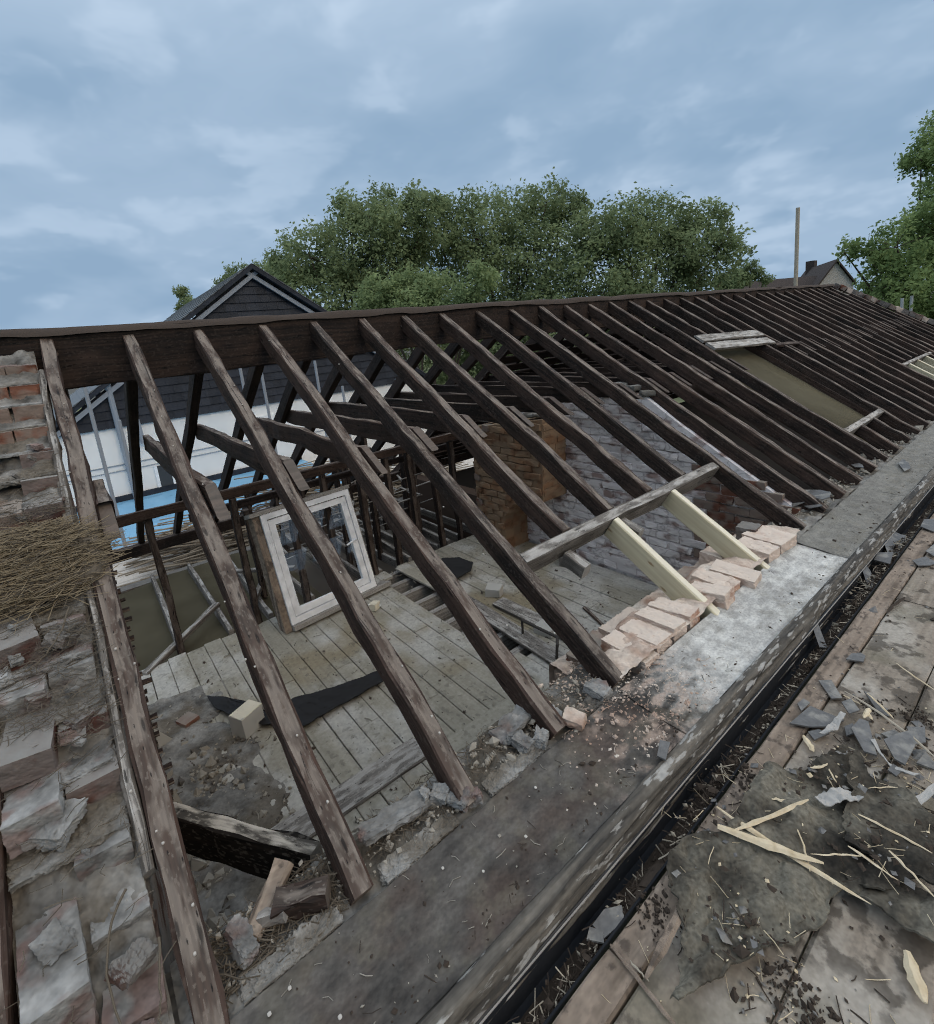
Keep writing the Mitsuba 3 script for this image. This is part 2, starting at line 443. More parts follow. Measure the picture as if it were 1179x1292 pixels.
def cornice(p, n, uv):
    a = .6 * fbm(p.x * 8.0, p.y * 4.0, 1.0, 6) + .4 * fbm(p.x * 60.0, p.y * 3.0, 3.0, 5); b = fbm(p.x * 26.0, p.y * 20.0, 5.0, 6); f = fbm(p.x * 150.0, p.y * 110.0, 2.0, 3)
    c = mix(mi.Color3f(.030, .027, .024), mi.Color3f(.115, .105, .093), dr.clip((a * .55 + b * .55 - .33) * 2.2, 0, 1))
    c = mix(c, mi.Color3f(.075, .05, .038), smoothstep(.46, .72, fbm(p.x * 6.0 + 3.0, p.y * 5.0, 8.0, 6)) * .55)
    # the stretch by the new brickwork, whitened by cement
    y = p.y + .5 * (b - .5) + .5 * (p.x + .95)
    pale = smoothstep(1.40, 1.80, y) * smoothstep(3.32, 3.26, p.y + .06 * (b - .5))
    c = mix(c, mix(mi.Color3f(.27, .262, .245), mi.Color3f(.52, .51, .475), dr.clip((a * .7 + b * .7 - .45) * 2.1, 0, 1)), pale)
    pink = smoothstep(1.15, 1.5, y) * smoothstep(2.0, 1.6, y)
    c = mix(c, mi.Color3f(.33, .25, .20), pink * smoothstep(.40, .62, b) * .8)
    grey = smoothstep(3.28, 3.34, p.y)
    c = mix(c, mix(mi.Color3f(.085, .08, .07), mi.Color3f(.25, .238, .21), dr.clip(a * .6 + b * .6 - .1, 0, 1)), grey * .9)
    ol = smoothstep(.52, .74, fbm(p.x * 14.0, p.y * 14.0, 15.0, 6)) * .25
    return mix(c, mi.Color3f(.14, .125, .09), ol) * (.7 + .6 * f)


bs('cornice', cornice, .75, .25, bump=rough_bump, scale=.008)


def moulding(p, n, uv):
    a = fbm(p.x * 60.0, p.y * 16.0, p.z * 60.0, 5); f = fbm(p.x * 110.0, p.y * 60.0, p.z * 110.0, 2)
    c = mix(mi.Color3f(.035, .032, .028), mi.Color3f(.15, .132, .108), dr.clip((fbm(p.x * 60.0, p.y * 3.0, p.z * 60.0, 5) - .3) * 2.2, 0, 1))
    return mix(c, mi.Color3f(.36, .35, .325), smoothstep(.56, .66, a) * .7) * (.7 + .6 * f)


bs('moulding', moulding, .7, .3, bump=rough_bump, scale=.006)


def slate(p, n, uv):
    a = fbm(p.x * 8.0, p.y * 8.0, p.z * 8.0, 3)
    c = mix(mi.Color3f(.060, .057, .054), mi.Color3f(.142, .137, .131), a)
    c = mix(c, mi.Color3f(.25, .235, .205), smoothstep(.5, .72, fbm(p.x * 17.0, p.y * 17.0, 2.0, 5)) * .6)
    return c * (.75 + .5 * fbm(p.x * 90.0, p.y * 90.0, 1.0, 2))


bs('slate', slate, .45, .5)


def felt(p, n, uv):
    a = fbm(p.x * 9.0, p.y * 9.0, p.z * 9.0, 6); f = fbm(p.x * 130.0, p.y * 130.0, p.z * 130.0, 2)
    c = mix(mi.Color3f(.020, .018, .015), mi.Color3f(.085, .074, .057), dr.clip((a - .3) * 2.2, 0, 1))
    c = mix(c, mi.Color3f(.165, .15, .118), smoothstep(.46, .64, fbm(p.x * 4.0 + 8.0, p.y * 4.0, 3.0, 6)) * .8)
    return c * (.45 + 1.1 * f)


bs('felt', felt, .9, .2, bump=rough_bump, scale=.010)


def house_slate(p, n, uv):
    t = cell_rand(dr.floor(p.y * 4.0), dr.floor(p.z * 5.3))
    a = fbm(p.x * 3.0, p.y * 3.0, p.z * 3.0, 3)
    return mix(mi.Color3f(.010, .013, .019), mi.Color3f(.028, .034, .047), dr.clip(.6 * t + .6 * a - .1, 0, 1))


bs('house_slate', house_slate, .6, .25)
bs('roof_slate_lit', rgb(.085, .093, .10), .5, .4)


def render_white(p, n, uv):
    a = fbm(p.y * 1.2, p.z * .7, 1.0, 3)
    return mix(mi.Color3f(.72, .725, .71), mi.Color3f(.80, .80, .785), a)


bs('render_white', render_white, .9, .1)


def membrane(p, n, uv):
    a = fbm(p.x * 1.0, p.y * 1.6, 1.0, 4)
    c = mix(mi.Color3f(.12, .29, .45), mi.Color3f(.20, .40, .56), a)
    return mix(c, mi.Color3f(.07, .18, .30), smoothstep(.6, .7, fbm(p.x * 4.0, p.y * 3.0, 7.0, 3)) * .4)


bs('membrane', membrane, .5, .4)


def quilt(p, n, uv):
    a = fbm(p.x * 2.0, p.y * 2.0, 1.0, 4)
    return mix(mi.Color3f(.048, .042, .027), mi.Color3f(.10, .089, .06), a)


bs('quilt', quilt, .95, .1)


def white_paint(p, n, uv):
    a = fbm(p.x * 12.0, p.y * 12.0, p.z * 12.0, 3)
    return mix(mi.Color3f(.62, .63, .64), mi.Color3f(.84, .85, .86), dr.clip((a - .2) * 2, 0, 1))


bs('white_paint', white_paint, .45, .4)
scene['glass'] = {'type': 'thindielectric', 'int_ior': 1.5}


def leaf_fn(c1, c2, sc=.9):
    def fn(p, n, uv):
        a = fbm(p.x * sc, p.y * sc, p.z * sc, 3)
        t = cell_rand(dr.floor(p.x * 9.0), dr.floor(p.y * 9.0), dr.floor(p.z * 9.0))
        return mix(mi.Color3f(*c1), mi.Color3f(*c2), dr.clip((a - .3) * 1.6 + .45 * (t - .5), 0, 1))
    return fn


for k, c1, c2 in (('leaf_green', (.16, .205, .105), (.345, .415, .215)), ('leaf_light', (.165, .22, .105), (.37, .45, .22)), ('leaf_ash', (.155, .225, .09), (.35, .44, .19))):
    scene[k] = {'type': 'principledthin', 'base_color': proc(leaf_fn(c1, c2)), 'roughness': .6, 'diff_trans': 1.0, 'spec_trans': 0.0}
bs('bark', rgb(.07, .055, .042), .95)
bs('olive_ground', lambda p, n, uv: mix(mi.Color3f(.05, .06, .03), mi.Color3f(.12, .13, .07), fbm(p.x * .5, p.y * .5, 1.0, 4)), .95)
bs('fresh_wood', lambda p, n, uv: mix(mi.Color3f(.40, .30, .17), mi.Color3f(.68, .59, .43), fbm(p.x * 60.0 + p.y * 40.0, p.y * 25.0 - p.x * 25.0, p.z * 60.0, 4)), .7)
for k, c, ro in (('gutter_black', (.020, .022, .026), .45), ('steel', (.33, .35, .36), .45), ('fascia_grey', (.26, .29, .33), .5), ('lead', (.36, .345, .32), .55),
                 ('straw', (.205, .16, .10), .8), ('straw_dull', (.105, .086, .064), .85),  ('debris_dark', (.045, .034, .026), .9),
                 ('debris_pale', (.34, .30, .235), .9), ('rubble', (.27, .245, .205), .95), ('rubble_dark', (.10, .088, .075), .95), ('strap_black', (.010, .009, .009), .55),
                 ('tile_brown', (.05, .04, .036), .9), ('gable_pale', (.36, .34, .31), .9), ('nail_fluff', (.42, .39, .35), .8), ('concrete', (.40, .39, .36), .9),
                 ('iron', (.05, .045, .04), .7), ('lath', (.21, .17, .125), .85), ('board_pale', (.46, .42, .37), .85), ('shade_black', (.022, .018, .015), .95), ('ridge_strip', (.06, .046, .038), .85), ('dark_brick', (.075, .052, .04), .95), ('black_void', (.012, .011, .010), .95), ('window_dark', (.05, .055, .06), .3)):
    bs(k, rgb(*c), ro)

# ------------------------------------------------------------------ measured outlines, metres
SLATES = [[(-0.6, 1.833),(-0.583, 1.987),(-0.474, 1.994),(-0.494, 1.923),(-0.545, 1.866)], [(-0.607, 2.158),(-0.574, 2.199),(-0.513, 2.112),(-0.539, 2.078)], [(-0.439, 1.935),(-0.432, 2.007),(-0.407, 2.009),(-0.348, 1.858),(-0.381, 1.849)], [(-0.347, 1.934),(-0.324, 1.99),(-0.298, 2.035),(-0.272, 1.984),(-0.276, 1.86),(-0.304, 1.866)], [(-0.317, 2.099),(-0.274, 2.141),(-0.258, 2.062),(-0.28, 2.027)], [(-0.316, 1.483),(-0.303, 1.533),(-0.189, 1.507),(-0.2, 1.449)], [(-0.469, 2.212),(-0.446, 2.201),(-0.38, 2.139),(-0.368, 2.113),(-0.399, 2.112)], [(-0.571, 2.374),(-0.568, 2.439),(-0.543, 2.472),(-0.524, 2.462),(-0.517, 2.406)], [(-0.545, 1.845),(-0.522, 1.881),(-0.49, 1.885),(-0.516, 1.818)], [(-0.26, 1.935),(-0.249, 2.008),(-0.222, 1.973),(-0.217, 1.943)], [(-0.5, 2.052),(-0.483, 2.101),(-0.442, 2.048),(-0.462, 1.998)], [(-0.213, 1.713),(-0.199, 1.746),(-0.17, 1.71),(-0.17, 1.655)], [(-0.464, 1.954),(-0.446, 1.986),(-0.429, 1.946),(-0.447, 1.915)], [(-0.647, 4.178),(-0.655, 4.332),(-0.607, 4.401),(-0.573, 4.233),(-0.572, 4.142)], [(-0.551, 3.77),(-0.54, 3.938),(-0.492, 3.843),(-0.493, 3.692)], [(-0.579, 3.597),(-0.54, 3.703),(-0.481, 3.653),(-0.502, 3.589),(-0.544, 3.543)], [(-0.369, 2.005),(-0.344, 2.058),(-0.305, 2.042),(-0.325, 1.995)], [(-0.62, 1.967),(-0.612, 2.008),(-0.587, 1.999),(-0.595, 1.936)], [(-0.305, 1.854),(-0.278, 1.846),(-0.286, 1.804),(-0.31, 1.814)]]
LEADS = [[(-0.426, 1.52),(-0.418, 1.539),(-0.365, 1.61),(-0.323, 1.603),(-0.347, 1.563),(-0.383, 1.516),(-0.406, 1.501)], [(-0.378, 1.91),(-0.368, 1.92),(-0.318, 1.852),(-0.272, 1.841),(-0.238, 1.854),(-0.25, 1.835),(-0.303, 1.832)], [(-0.231, 1.744),(-0.201, 1.847),(-0.19, 1.838),(-0.194, 1.802),(-0.214, 1.721)], [(-0.506, 1.828),(-0.48, 1.966),(-0.464, 1.968),(-0.466, 1.868),(-0.478, 1.843)]]
SPLINTERS = [([(-0.575, 1.215),(-0.337, 1.306)], 0.03),([(-0.61, 1.284),(-0.424, 1.274),(-0.23, 1.286)], 0.018),([(-0.539, 1.244),(-0.43, 1.486)], 0.016),([(-0.32, 1.538),(-0.16, 1.542)], 0.009),([(-0.309, 1.4),(-0.2, 1.385)], 0.008),([(-0.234, 1.46),(-0.119, 1.386)], 0.01),([(-0.426, 2.492),(-0.279, 2.377)], 0.008),([(-0.158, 1.276),(-0.11, 1.179)], 0.03),([(-0.424, 2.089),(-0.422, 2.017)], 0.022),([(-0.513, 2.137),(-0.344, 2.086),(-0.209, 1.963)], 0.012),([(-0.469, 1.628),(-0.435, 1.674)], 0.012),([(-0.439, 1.688),(-0.396, 1.62)], 0.007),([(-0.548, 1.813),(-0.496, 1.752)], 0.022),([(-0.443, 1.405),(-0.355, 1.267)], 0.006),([(-0.367, 1.306),(-0.278, 1.389)], 0.006),([(-0.325, 1.656),(-0.264, 1.72)], 0.004),([(-0.429, 2.075),(-0.397, 2.02)], 0.015),([(-0.451, 2.18),(-0.352, 2.093)], 0.01),([(-0.442, 1.454),(-0.417, 1.395)], 0.01),([(-0.51, 1.428),(-0.47, 1.45)], 0.01),([(-0.516, 2.138),(-0.45, 2.112)], 0.008)]
DARKWOOD = [([(-0.529, 0.766),(-0.559, 1.084)], 0.028),([(-0.638, 0.775),(-0.462, 0.759),(-0.446, 0.755)], 0.014),([(-0.546, 2.893),(-0.539, 3.031),(-0.516, 3.102)], 0.02),([(-0.586, 0.787),(-0.533, 0.785)], 0.006)]
FELTS = [[(-0.627, 1.011),(-0.636, 1.083),(-0.638, 1.136),(-0.59, 1.2),(-0.559, 1.226),(-0.559, 1.303),(-0.575, 1.444),(-0.576, 1.561),(-0.52, 1.578),(-0.483, 1.623),(-0.456, 1.758),(-0.428, 1.839),(-0.39, 1.774),(-0.311, 1.701),(-0.246, 1.644),(-0.166, 1.628),(-0.147, 1.513),(-0.222, 1.35),(-0.293, 1.335),(-0.305, 1.261),(-0.303, 1.186),(-0.332, 1.082),(-0.365, 1.029),(-0.405, 0.934),(-0.43, 0.843),(-0.441, 0.771),(-0.466, 0.766),(-0.484, 0.823),(-0.512, 0.903),(-0.549, 0.957),(-0.599, 0.986)], [(-0.401, 1.814),(-0.334, 1.721),(-0.248, 1.724),(-0.171, 1.659),(-0.128, 1.621),(-0.107, 1.474),(-0.139, 1.46),(-0.239, 1.426),(-0.317, 1.422),(-0.353, 1.506),(-0.347, 1.593),(-0.383, 1.671)], [(-0.292, 1.305),(-0.297, 1.397),(-0.237, 1.417),(-0.136, 1.443),(-0.1, 1.425),(-0.085, 1.319),(-0.114, 1.304),(-0.185, 1.314),(-0.256, 1.314)]]
GUTSLATES = [[(-0.814, 4.05, -1.56),(-0.757, 3.825, -1.56),(-0.695, 3.669, -1.56),(-0.67, 3.755, -1.56),(-0.666, 3.895, -1.56),(-0.676, 4.139, -1.56),(-0.72, 4.075, -1.56)], [(-0.797, 3.497, -1.56),(-0.761, 3.378, -1.56),(-0.685, 3.204, -1.56),(-0.678, 3.286, -1.56),(-0.726, 3.407, -1.56)], [(-0.791, 2.633, -1.56),(-0.766, 2.655, -1.56),(-0.677, 2.512, -1.56),(-0.699, 2.478, -1.56)], [(-0.713, 0.8, -1.56),(-0.711, 0.849, -1.56),(-0.681, 0.887, -1.56),(-0.655, 0.863, -1.56),(-0.672, 0.795, -1.56)], [(-0.703, 0.762, -1.56),(-0.714, 0.789, -1.56),(-0.682, 0.804, -1.56),(-0.664, 0.785, -1.56)], [(-0.741, 3.529, -1.56),(-0.74, 3.62, -1.56),(-0.676, 3.646, -1.56),(-0.661, 3.509, -1.56)]]
CORNSLATE = [[(-0.812, 1.289),(-0.838, 1.351),(-0.807, 1.364),(-0.783, 1.293)]]
EAVSLATES = [[(-1.411, 4.21, -1.44),(-1.381, 4.209, -1.44),(-1.204, 4.124, -1.44),(-1.11, 4.036, -1.44),(-1.088, 3.943, -1.44),(-1.119, 3.903, -1.44),(-1.323, 4.082, -1.44)], [(-1.238, 3.91, -1.44),(-1.233, 4.007, -1.44),(-1.138, 3.907, -1.44),(-1.106, 3.86, -1.44),(-1.18, 3.842, -1.44)], [(-1.329, 5.218, -1.44),(-1.266, 5.198, -1.44),(-1.175, 5.039, -1.44),(-1.144, 4.956, -1.44),(-1.218, 5.013, -1.44)], [(-1.012, 5.397, -1.44),(-1.006, 5.539, -1.44),(-0.947, 5.434, -1.44),(-0.911, 5.296, -1.44),(-0.932, 5.208, -1.44)], [(-1.327, 3.923, -1.44),(-1.296, 4.002, -1.44),(-1.226, 3.9, -1.44),(-1.275, 3.828, -1.44)]]
NAILS = [(-2.943, -0.042, -0.241),(-3.131, -0.034, -0.12),(-2.704, -0.071, -0.395),(-3.145, 0.353, -0.111),(-2.947, 0.336, -0.239),(-2.744, 0.333, -0.369),(-2.488, 0.382, -0.533),(-1.957, 0.289, -0.875),(-1.746, 0.282, -1.011),(-1.713, 0.3, -1.032),(-1.3, 0.343, -1.297),(-1.48, 0.337, -1.181),(-1.723, 0.796, -1.025),(-1.506, 0.747, -1.165),(-1.743, 0.758, -1.013),(-1.902, 0.725, -0.91),(-2.942, 0.726, -0.242),(-3.1, 0.743, -0.14),(-2.929, 1.161, -0.25),(-1.285, 0.739, -1.307),(-1.334, 0.745, -1.275),(-1.451, 1.222, -1.2),(-1.486, 1.106, -1.178),(-1.845, -0.066, -0.947),(-1.558, -0.095, -1.131),(-1.45, -0.06, -1.201),(-1.42, -0.052, -1.22),(-1.281, -0.023, -1.31),(-1.204, -0.042, -1.359),(-1.872, -0.017, -0.93),(-1.937, -0.056, -0.888),(-3.486, 1.106, 0.108),(-3.171, 1.431, -0.095),(-1.342, 1.389, -1.27),(-1.74, 1.361, -1.014),(-2.02, 1.357, -0.835)]
CORNNAILS = [(-1.022, 0.541, -1.452),(-0.925, 0.774, -1.452),(-1.017, 0.912, -1.452),(-1.052, 0.115, -1.452),(-1.037, 0.063, -1.452),(-0.922, 0.183, -1.452),(-1.132, 0.143, -1.452),(-0.937, 0.619, -1.452)]
TREES = [('maple_tree', [(-25.16, 14.26, 5.1, np.float64(2.66)),(-27.56, 13.2, 4.68, np.float64(2.25)),(-26.09, 11.11, 4.82, np.float64(1.64)),(-26.57, 15.37, 7.32, np.float64(1.62)),(-25.54, 13.31, 6.75, np.float64(1.01)),(-23.84, 15.86, 6.09, np.float64(2.04)),(-26.28, 13.39, 2.13, np.float64(3.33)),(-23.21, 16.79, 6.59, np.float64(1.27)),(-27.75, 11.02, 4.91, np.float64(1.38)),(-25.17, 10.42, 0.97, np.float64(2.43)),(-24.87, 15.35, 3.6, np.float64(2.2)),(-28.0, 10.44, 4.33, np.float64(1.03))]),('maple_tree', [(-23.56, 20.27, 5.58, np.float64(2.55)),(-24.65, 19.55, 7.11, np.float64(1.58)),(-23.76, 23.12, 6.56, np.float64(2.26)),(-20.78, 23.49, 6.93, np.float64(1.64)),(-21.26, 24.93, 5.5, np.float64(2.3)),(-23.76, 21.3, 2.44, np.float64(3.65)),(-20.21, 23.03, 1.93, np.float64(2.76)),(-21.24, 21.68, 3.86, np.float64(2.73)),(-24.66, 18.67, 4.88, np.float64(2.09)),(-25.68, 17.46, -0.48, np.float64(3.38)),(-23.27, 19.7, -1.75, np.float64(3.35)),(-19.87, 24.82, 6.5, np.float64(0.92))]),('maple_tree', [(-16.54, 24.84, 4.61, np.float64(1.87)),(-17.68, 24.09, 4.5, np.float64(1.72)),(-16.61, 28.48, 4.99, np.float64(1.74)),(-14.87, 29.63, 4.95, np.float64(1.34)),(-13.27, 28.74, 3.42, np.float64(1.1)),(-15.89, 26.74, 2.55, np.float64(2.42)),(-14.3, 28.89, 2.07, np.float64(1.99)),(-16.9, 23.7, 1.49, np.float64(2.56)),(-13.5, 31.46, 2.81, np.float64(0.73)),(-18.69, 20.42, -0.66, np.float64(2.55)),(-16.31, 24.88, -0.75, np.float64(2.63)),(-15.19, 28.46, 3.71, np.float64(1.6))]),('hazel_bush', [(-18.73, 12.07, 2.12, np.float64(1.01)),(-16.79, 12.29, 1.74, np.float64(0.89)),(-19.52, 11.12, 1.86, np.float64(1.09)),(-14.9, 12.58, 1.69, np.float64(0.77)),(-17.36, 11.82, 1.11, np.float64(1.09)),(-15.69, 12.71, 0.74, np.float64(1.06))]),('ash_tree', [(-4.82, 29.07, 5.89, np.float64(0.95)),(-5.26, 28.23, 5.06, np.float64(0.69)),(-4.33, 27.51, 3.71, np.float64(1.09)),(-4.29, 25.84, 2.0, np.float64(1.22)),(-4.91, 23.71, 1.52, np.float64(0.9)),(-5.86, 24.17, 1.63, np.float64(0.71)),(-6.4, 23.57, 1.61, np.float64(0.39)),(-4.81, 23.34, 0.16, np.float64(1.17)),(-3.84, 24.53, -0.08, np.float64(1.68)),(-6.06, 26.64, 0.58, np.float64(0.78)),(-4.56, 26.11, -1.66, np.float64(1.54)),(-3.39, 26.82, 2.17, np.float64(2.02)),(-3.82, 28.07, 4.58, np.float64(1.49)),(-5.45, 28.03, 2.71, np.float64(0.45))]),('birch_tree', [(-39.46, 7.39, 4.75, np.float64(0.49)),(-38.46, 7.46, 4.0, np.float64(0.58)),(-38.75, 7.12, 3.74, np.float64(0.59)),(-39.16, 7.05, 5.03, np.float64(0.27))]),('garden_tree', [(-36.49, 10.27, 5.51, np.float64(0.79)),(-36.68, 11.54, 5.95, np.float64(0.76)),(-35.6, 12.31, 5.88, np.float64(0.8)),(-34.01, 11.16, 4.54, np.float64(1.27)),(-35.68, 9.43, 4.71, np.float64(0.77))]),('garden_tree', [(-16.14, 39.26, 2.46, np.float64(0.67)),(-17.48, 40.75, 2.22, np.float64(0.83)),(-15.48, 39.85, 1.82, np.float64(0.45)),(-17.72, 39.36, 1.99, np.float64(0.93))])]
FARHOUSE = [(-15.75, 55.92, 3.1),(-16.42, 54.49, 1.43),(-14.65, 56.71, 1.14),(-17.4, 53.73, 2.96),(-17.44, 53.82, 3.38)]
LOWROOF = [(-20.73, 54.25, 2.42),(-18.75, 56.76, 2.24)]
POLE = ((-5.762, 16.966, 0.517),(-5.923, 17.475, 2.658))
SPOLES = [(-9.2, 0.18, 0.019),(-9.2, 2.349, -0.056),(-9.2, 3.678, -0.147),(-9.2, 4.151, -0.691),(-9.2, 5.37, -0.713),(-9.2, 0.489, -0.693),(-9.2, 2.685, 0.707)]
RPOLES = [(-4.315, 21.948, -0.231),(-4.127, 22.208, -0.187)]
RRAIL = [(-3.939, 21.344, -0.994),(-3.157, 22.343, -1.049)]
STRAP = [(-3.878, 0.326),(-3.754, 0.423),(-3.615, 0.514),(-3.405, 0.591),(-3.315, 0.628),(-3.361, 0.794),(-3.302, 0.906),(-3.171, 1.383)]
STRAP2 = [(-3.693, 0.34),(-3.521, 0.405),(-3.445, 0.469),(-3.25, 0.544),(-3.196, 0.616),(-3.036, 0.746),(-3.044, 0.944),(-3.042, 1.338)]

# ------------------------------------------------------------------ ground
put('ground', grid(-160, 160, -120, 200, 60, 60, lambda x, y: -7.0 + .25 * meshkit.fbm(np.stack([x * .05, y * .05, 0 * x], -1).reshape(-1, 3), 3).reshape(x.shape)), 'olive_ground', smooth=True,
    label='grassy ground far below the roofs', kind='structure')

# ------------------------------------------------------------------ the stripped house
XR, ZR, M = -3.688, .2375, -.6427          # ridge, and the slope of the roof
def zroof(x): return ZR - .6427 * abs(x - XR)
RN = unit([.6427, 0, 1])                    # normal of the near slope
DY = [.034, .016, .003, .013, -.017, -.026, -.033, -.039, -.02, .003, .02, .013, .022, .005]
_r = np.random.default_rng(5)
YS = [-.078 + .4 * i + (DY[i] if i < 14 else float(_r.normal(.008, .012))) for i in range(33)]
H = thing('stripped_house', 'long brick house with its slates stripped off, dark bare rafters open to the attic below', 'house')
W_, D_ = .064, .108


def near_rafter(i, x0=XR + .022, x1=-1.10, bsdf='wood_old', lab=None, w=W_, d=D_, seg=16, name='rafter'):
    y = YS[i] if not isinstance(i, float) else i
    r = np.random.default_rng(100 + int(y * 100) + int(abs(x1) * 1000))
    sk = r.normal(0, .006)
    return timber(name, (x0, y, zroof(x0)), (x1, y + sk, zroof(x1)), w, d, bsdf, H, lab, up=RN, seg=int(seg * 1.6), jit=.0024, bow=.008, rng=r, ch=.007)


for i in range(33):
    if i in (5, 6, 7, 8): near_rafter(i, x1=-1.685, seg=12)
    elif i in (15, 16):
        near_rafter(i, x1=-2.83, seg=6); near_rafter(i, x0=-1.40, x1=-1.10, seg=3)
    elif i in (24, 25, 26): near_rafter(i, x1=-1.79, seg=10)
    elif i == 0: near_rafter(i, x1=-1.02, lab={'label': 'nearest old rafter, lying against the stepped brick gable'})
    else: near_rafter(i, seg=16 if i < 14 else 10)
near_rafter(-.395, x1=-.95)                                        # beyond the gable wall, at the left edge of the view
# bays trimmed for the two dormers, with fresh pine
timber('trimmer', (-1.655, YS[4] + .034, zroof(-1.655)), (-1.655, YS[9] - .034, zroof(-1.655) - .004), .062, .14, 'wood_grey', H, {'label': 'weathered grey trimmer across the cut rafters'}, up=RN, seg=14, bow=.004)
timber('trimmer', (-1.425, YS[14] + .03, zroof(-1.425)), (-1.425, YS[17] - .03, zroof(-1.425)), .06, .10, 'wood_grey', H, up=RN, seg=8)
timber('trimmer', (-1.745, YS[23] + .03, zroof(-1.745)), (-1.745, YS[27] + .2, zroof(-1.745)), .05, .11, 'wood_grey', H, up=RN, seg=8)
for y, l in ((2.25, 'fresh pale pine rafter nailed to the grey trimmer, nearer of the two'), (2.86, 'fresh pale pine rafter nailed to the grey trimmer, farther of the two')):
    timber('new_rafter', (-1.628, y, zroof(-1.628)), (-1.055, y + .01, zroof(-1.055) - .005), .05, .135, 'wood_pine', H, {'label': l}, up=RN, seg=8, jit=.0006)
for y in (9.45, 9.95, 10.5):
    timber('new_rafter', (-1.72, y, zroof(-1.72)), (-1.08, y, zroof(-1.08)), .05, .12, 'wood_pine', H, up=RN, seg=5, jit=.0006)
for y, z in ((1.86, -1.165), (2.345, -1.135), (2.875, -1.115)):
    timber('cut_stub', (-1.66, y, z + .01), (-1.535, y + .012, z - .035), .062, .075, 'wood_grey', H, up=(0, 0, 1), seg=3)
# planks lying at the head of the roof light opening
for a_, b_ in (((-2.83, 5.58), (-2.76, 7.0)), ((-2.69, 5.56), (-2.61, 6.95))):
    timber('head_plank', (a_[0], a_[1], zroof(a_[0]) + .035), (b_[0], b_[1], zroof(b_[0]) + .03), .135, .028, 'wood_grey', H, up=RN, seg=8)
timber('head_plank', (-2.56, 6.95, zroof(-2.56) + .005), (-2.50, 7.6, zroof(-2.50) + .005), .06, .03, 'wood_dark', H, up=RN, seg=4)

# ridge board with the torn strip of felt left on top of it
for k, (a_, b_) in enumerate(((-2.2, 1.9), (1.9, 5.6), (5.6, 9.4), (9.4, 12.9))):
    timber('ridge_board', (XR, a_, ZR + .038 + (.012 if k % 2 else 0)), (XR, b_ - .003, ZR + .038), .040, .33, 'wood_dark', H, seg=26, jit=.0022, bow=.008)
rr = np.random.default_rng(77)
n_ = 190
ys = np.linspace(-2.2, 12.9, n_); V = []; 
for s_, o_ in ((-.040, -.030), (-.024, .004), (.0, .012), (.024, .006), (.038, -.018), (.044, -.034)):
    dz = meshkit.fbm(np.stack([ys * 2.3, np.full(n_, s_ * 9), np.zeros(n_)], -1), 4) - .5
    V.append(np.stack([XR + s_ + dz * .03, ys, ZR + .045 + o_ + dz * (.055 if s_ > .03 else .026)], -1))
V = np.array(V); a_ = np.arange(6 * n_).reshape(6, n_)
Fc = np.vstack([np.stack([a_[:-1, :-1], a_[1:, :-1], a_[1:, 1:]], -1).reshape(-1, 3), np.stack([a_[:-1, :-1], a_[1:, 1:], a_[:-1, 1:]], -1).reshape(-1, 3)])
put('ridge_felt', (V.reshape(-1, 3), Fc), 'ridge_strip', H, smooth=40, label='torn strip of felt left along the top of the ridge board')

# rear slope, collars
for i in range(33):
    r = np.random.default_rng(300 + i)
    x1 = -7.35 + r.normal(0, .06)
    y = YS[i] + r.normal(0, .012) + (.02 if i < 5 else 0)
    timber('rear_rafter', (XR - .022, y, zroof(XR - .022) - .01), (x1, y + r.normal(0, .02), zroof(x1)), .062, .105, 'wood_dark', H, up=(-.6427, 0, 1), seg=10, jit=.003, bow=.012, rng=r)
def collar(a, b, w, d, bsdf, parent, **k):
    (v, f), uv = beam(a, b, w, d, **k)                          # its near end is sawn to the slope of the roof
    e = v[:, 0] > b[0] - .02
    v[e, 0] = XR + (ZR + .012 - v[e, 2]) / .6427
    return put('collar', (v, f), bsdf, parent, uv=uv)


for i in range(1, 33):
    if i in (15, 16, 17): continue
    r = np.random.default_rng(500 + i)
    zt = -.50 + r.normal(0, .012)
    xa = XR - (.2375 - zt - .02) / .6427 + .02
    xb = XR + (.2375 - zt + .125) / .6427
    y = YS[i] + W_ / 2 + .030
    key = collar((xa, y, zt), (xb - .02, y + r.normal(0, .006), zt - .012 + r.normal(0, .012)), .048, .125, 'wood_old' if i < 7 else 'wood_dark', H, seg=12, jit=.003, bow=.02 if i in (2, 3) else .008, rng=r)
collar((-2.95, YS[0] + .06, -.49), (-2.30, YS[0] + .06, -.505), .048, .125, 'wood_old', H, seg=4)
# rear wall plate, head plate of the old ashlar partition, its studs
timber('wall_plate', (-7.0, -.2, -2.03), (-7.0, 12.8, -2.03), .10, .13, 'wood_dark', H, seg=40, jit=.003)
timber('head_plate', (-4.76, -.12, -1.115), (-4.76, 3.5, -1.10), .06, .085, 'wood_old', H, seg=20, jit=.003)
timber('head_plate', (-4.98, .6, -1.30), (-4.95, 3.5, -1.26), .05, .07, 'wood_dark', H, seg=12, jit=.003)
for y, x, b in ((.29, -4.80, 'wood_dark'), (.93, -4.70, 'wood_dark'), (1.42, -4.74, 'wood_dark'), (1.80, -4.78, 'wood_dark'), (2.17, -4.70, 'wood_dark'), (2.52, -4.75, 'wood_dark'), (2.82, -4.78, 'wood_dark'), (3.11, -4.73, 'wood_dark'), (3.40, -4.75, 'wood_dark')):
    timber('stud', (x, y, -1.20), (x + .02, y + .01, -2.62), .055, .075, b, H, up=(1, 0, 0), seg=8, jit=.004, bow=.008)
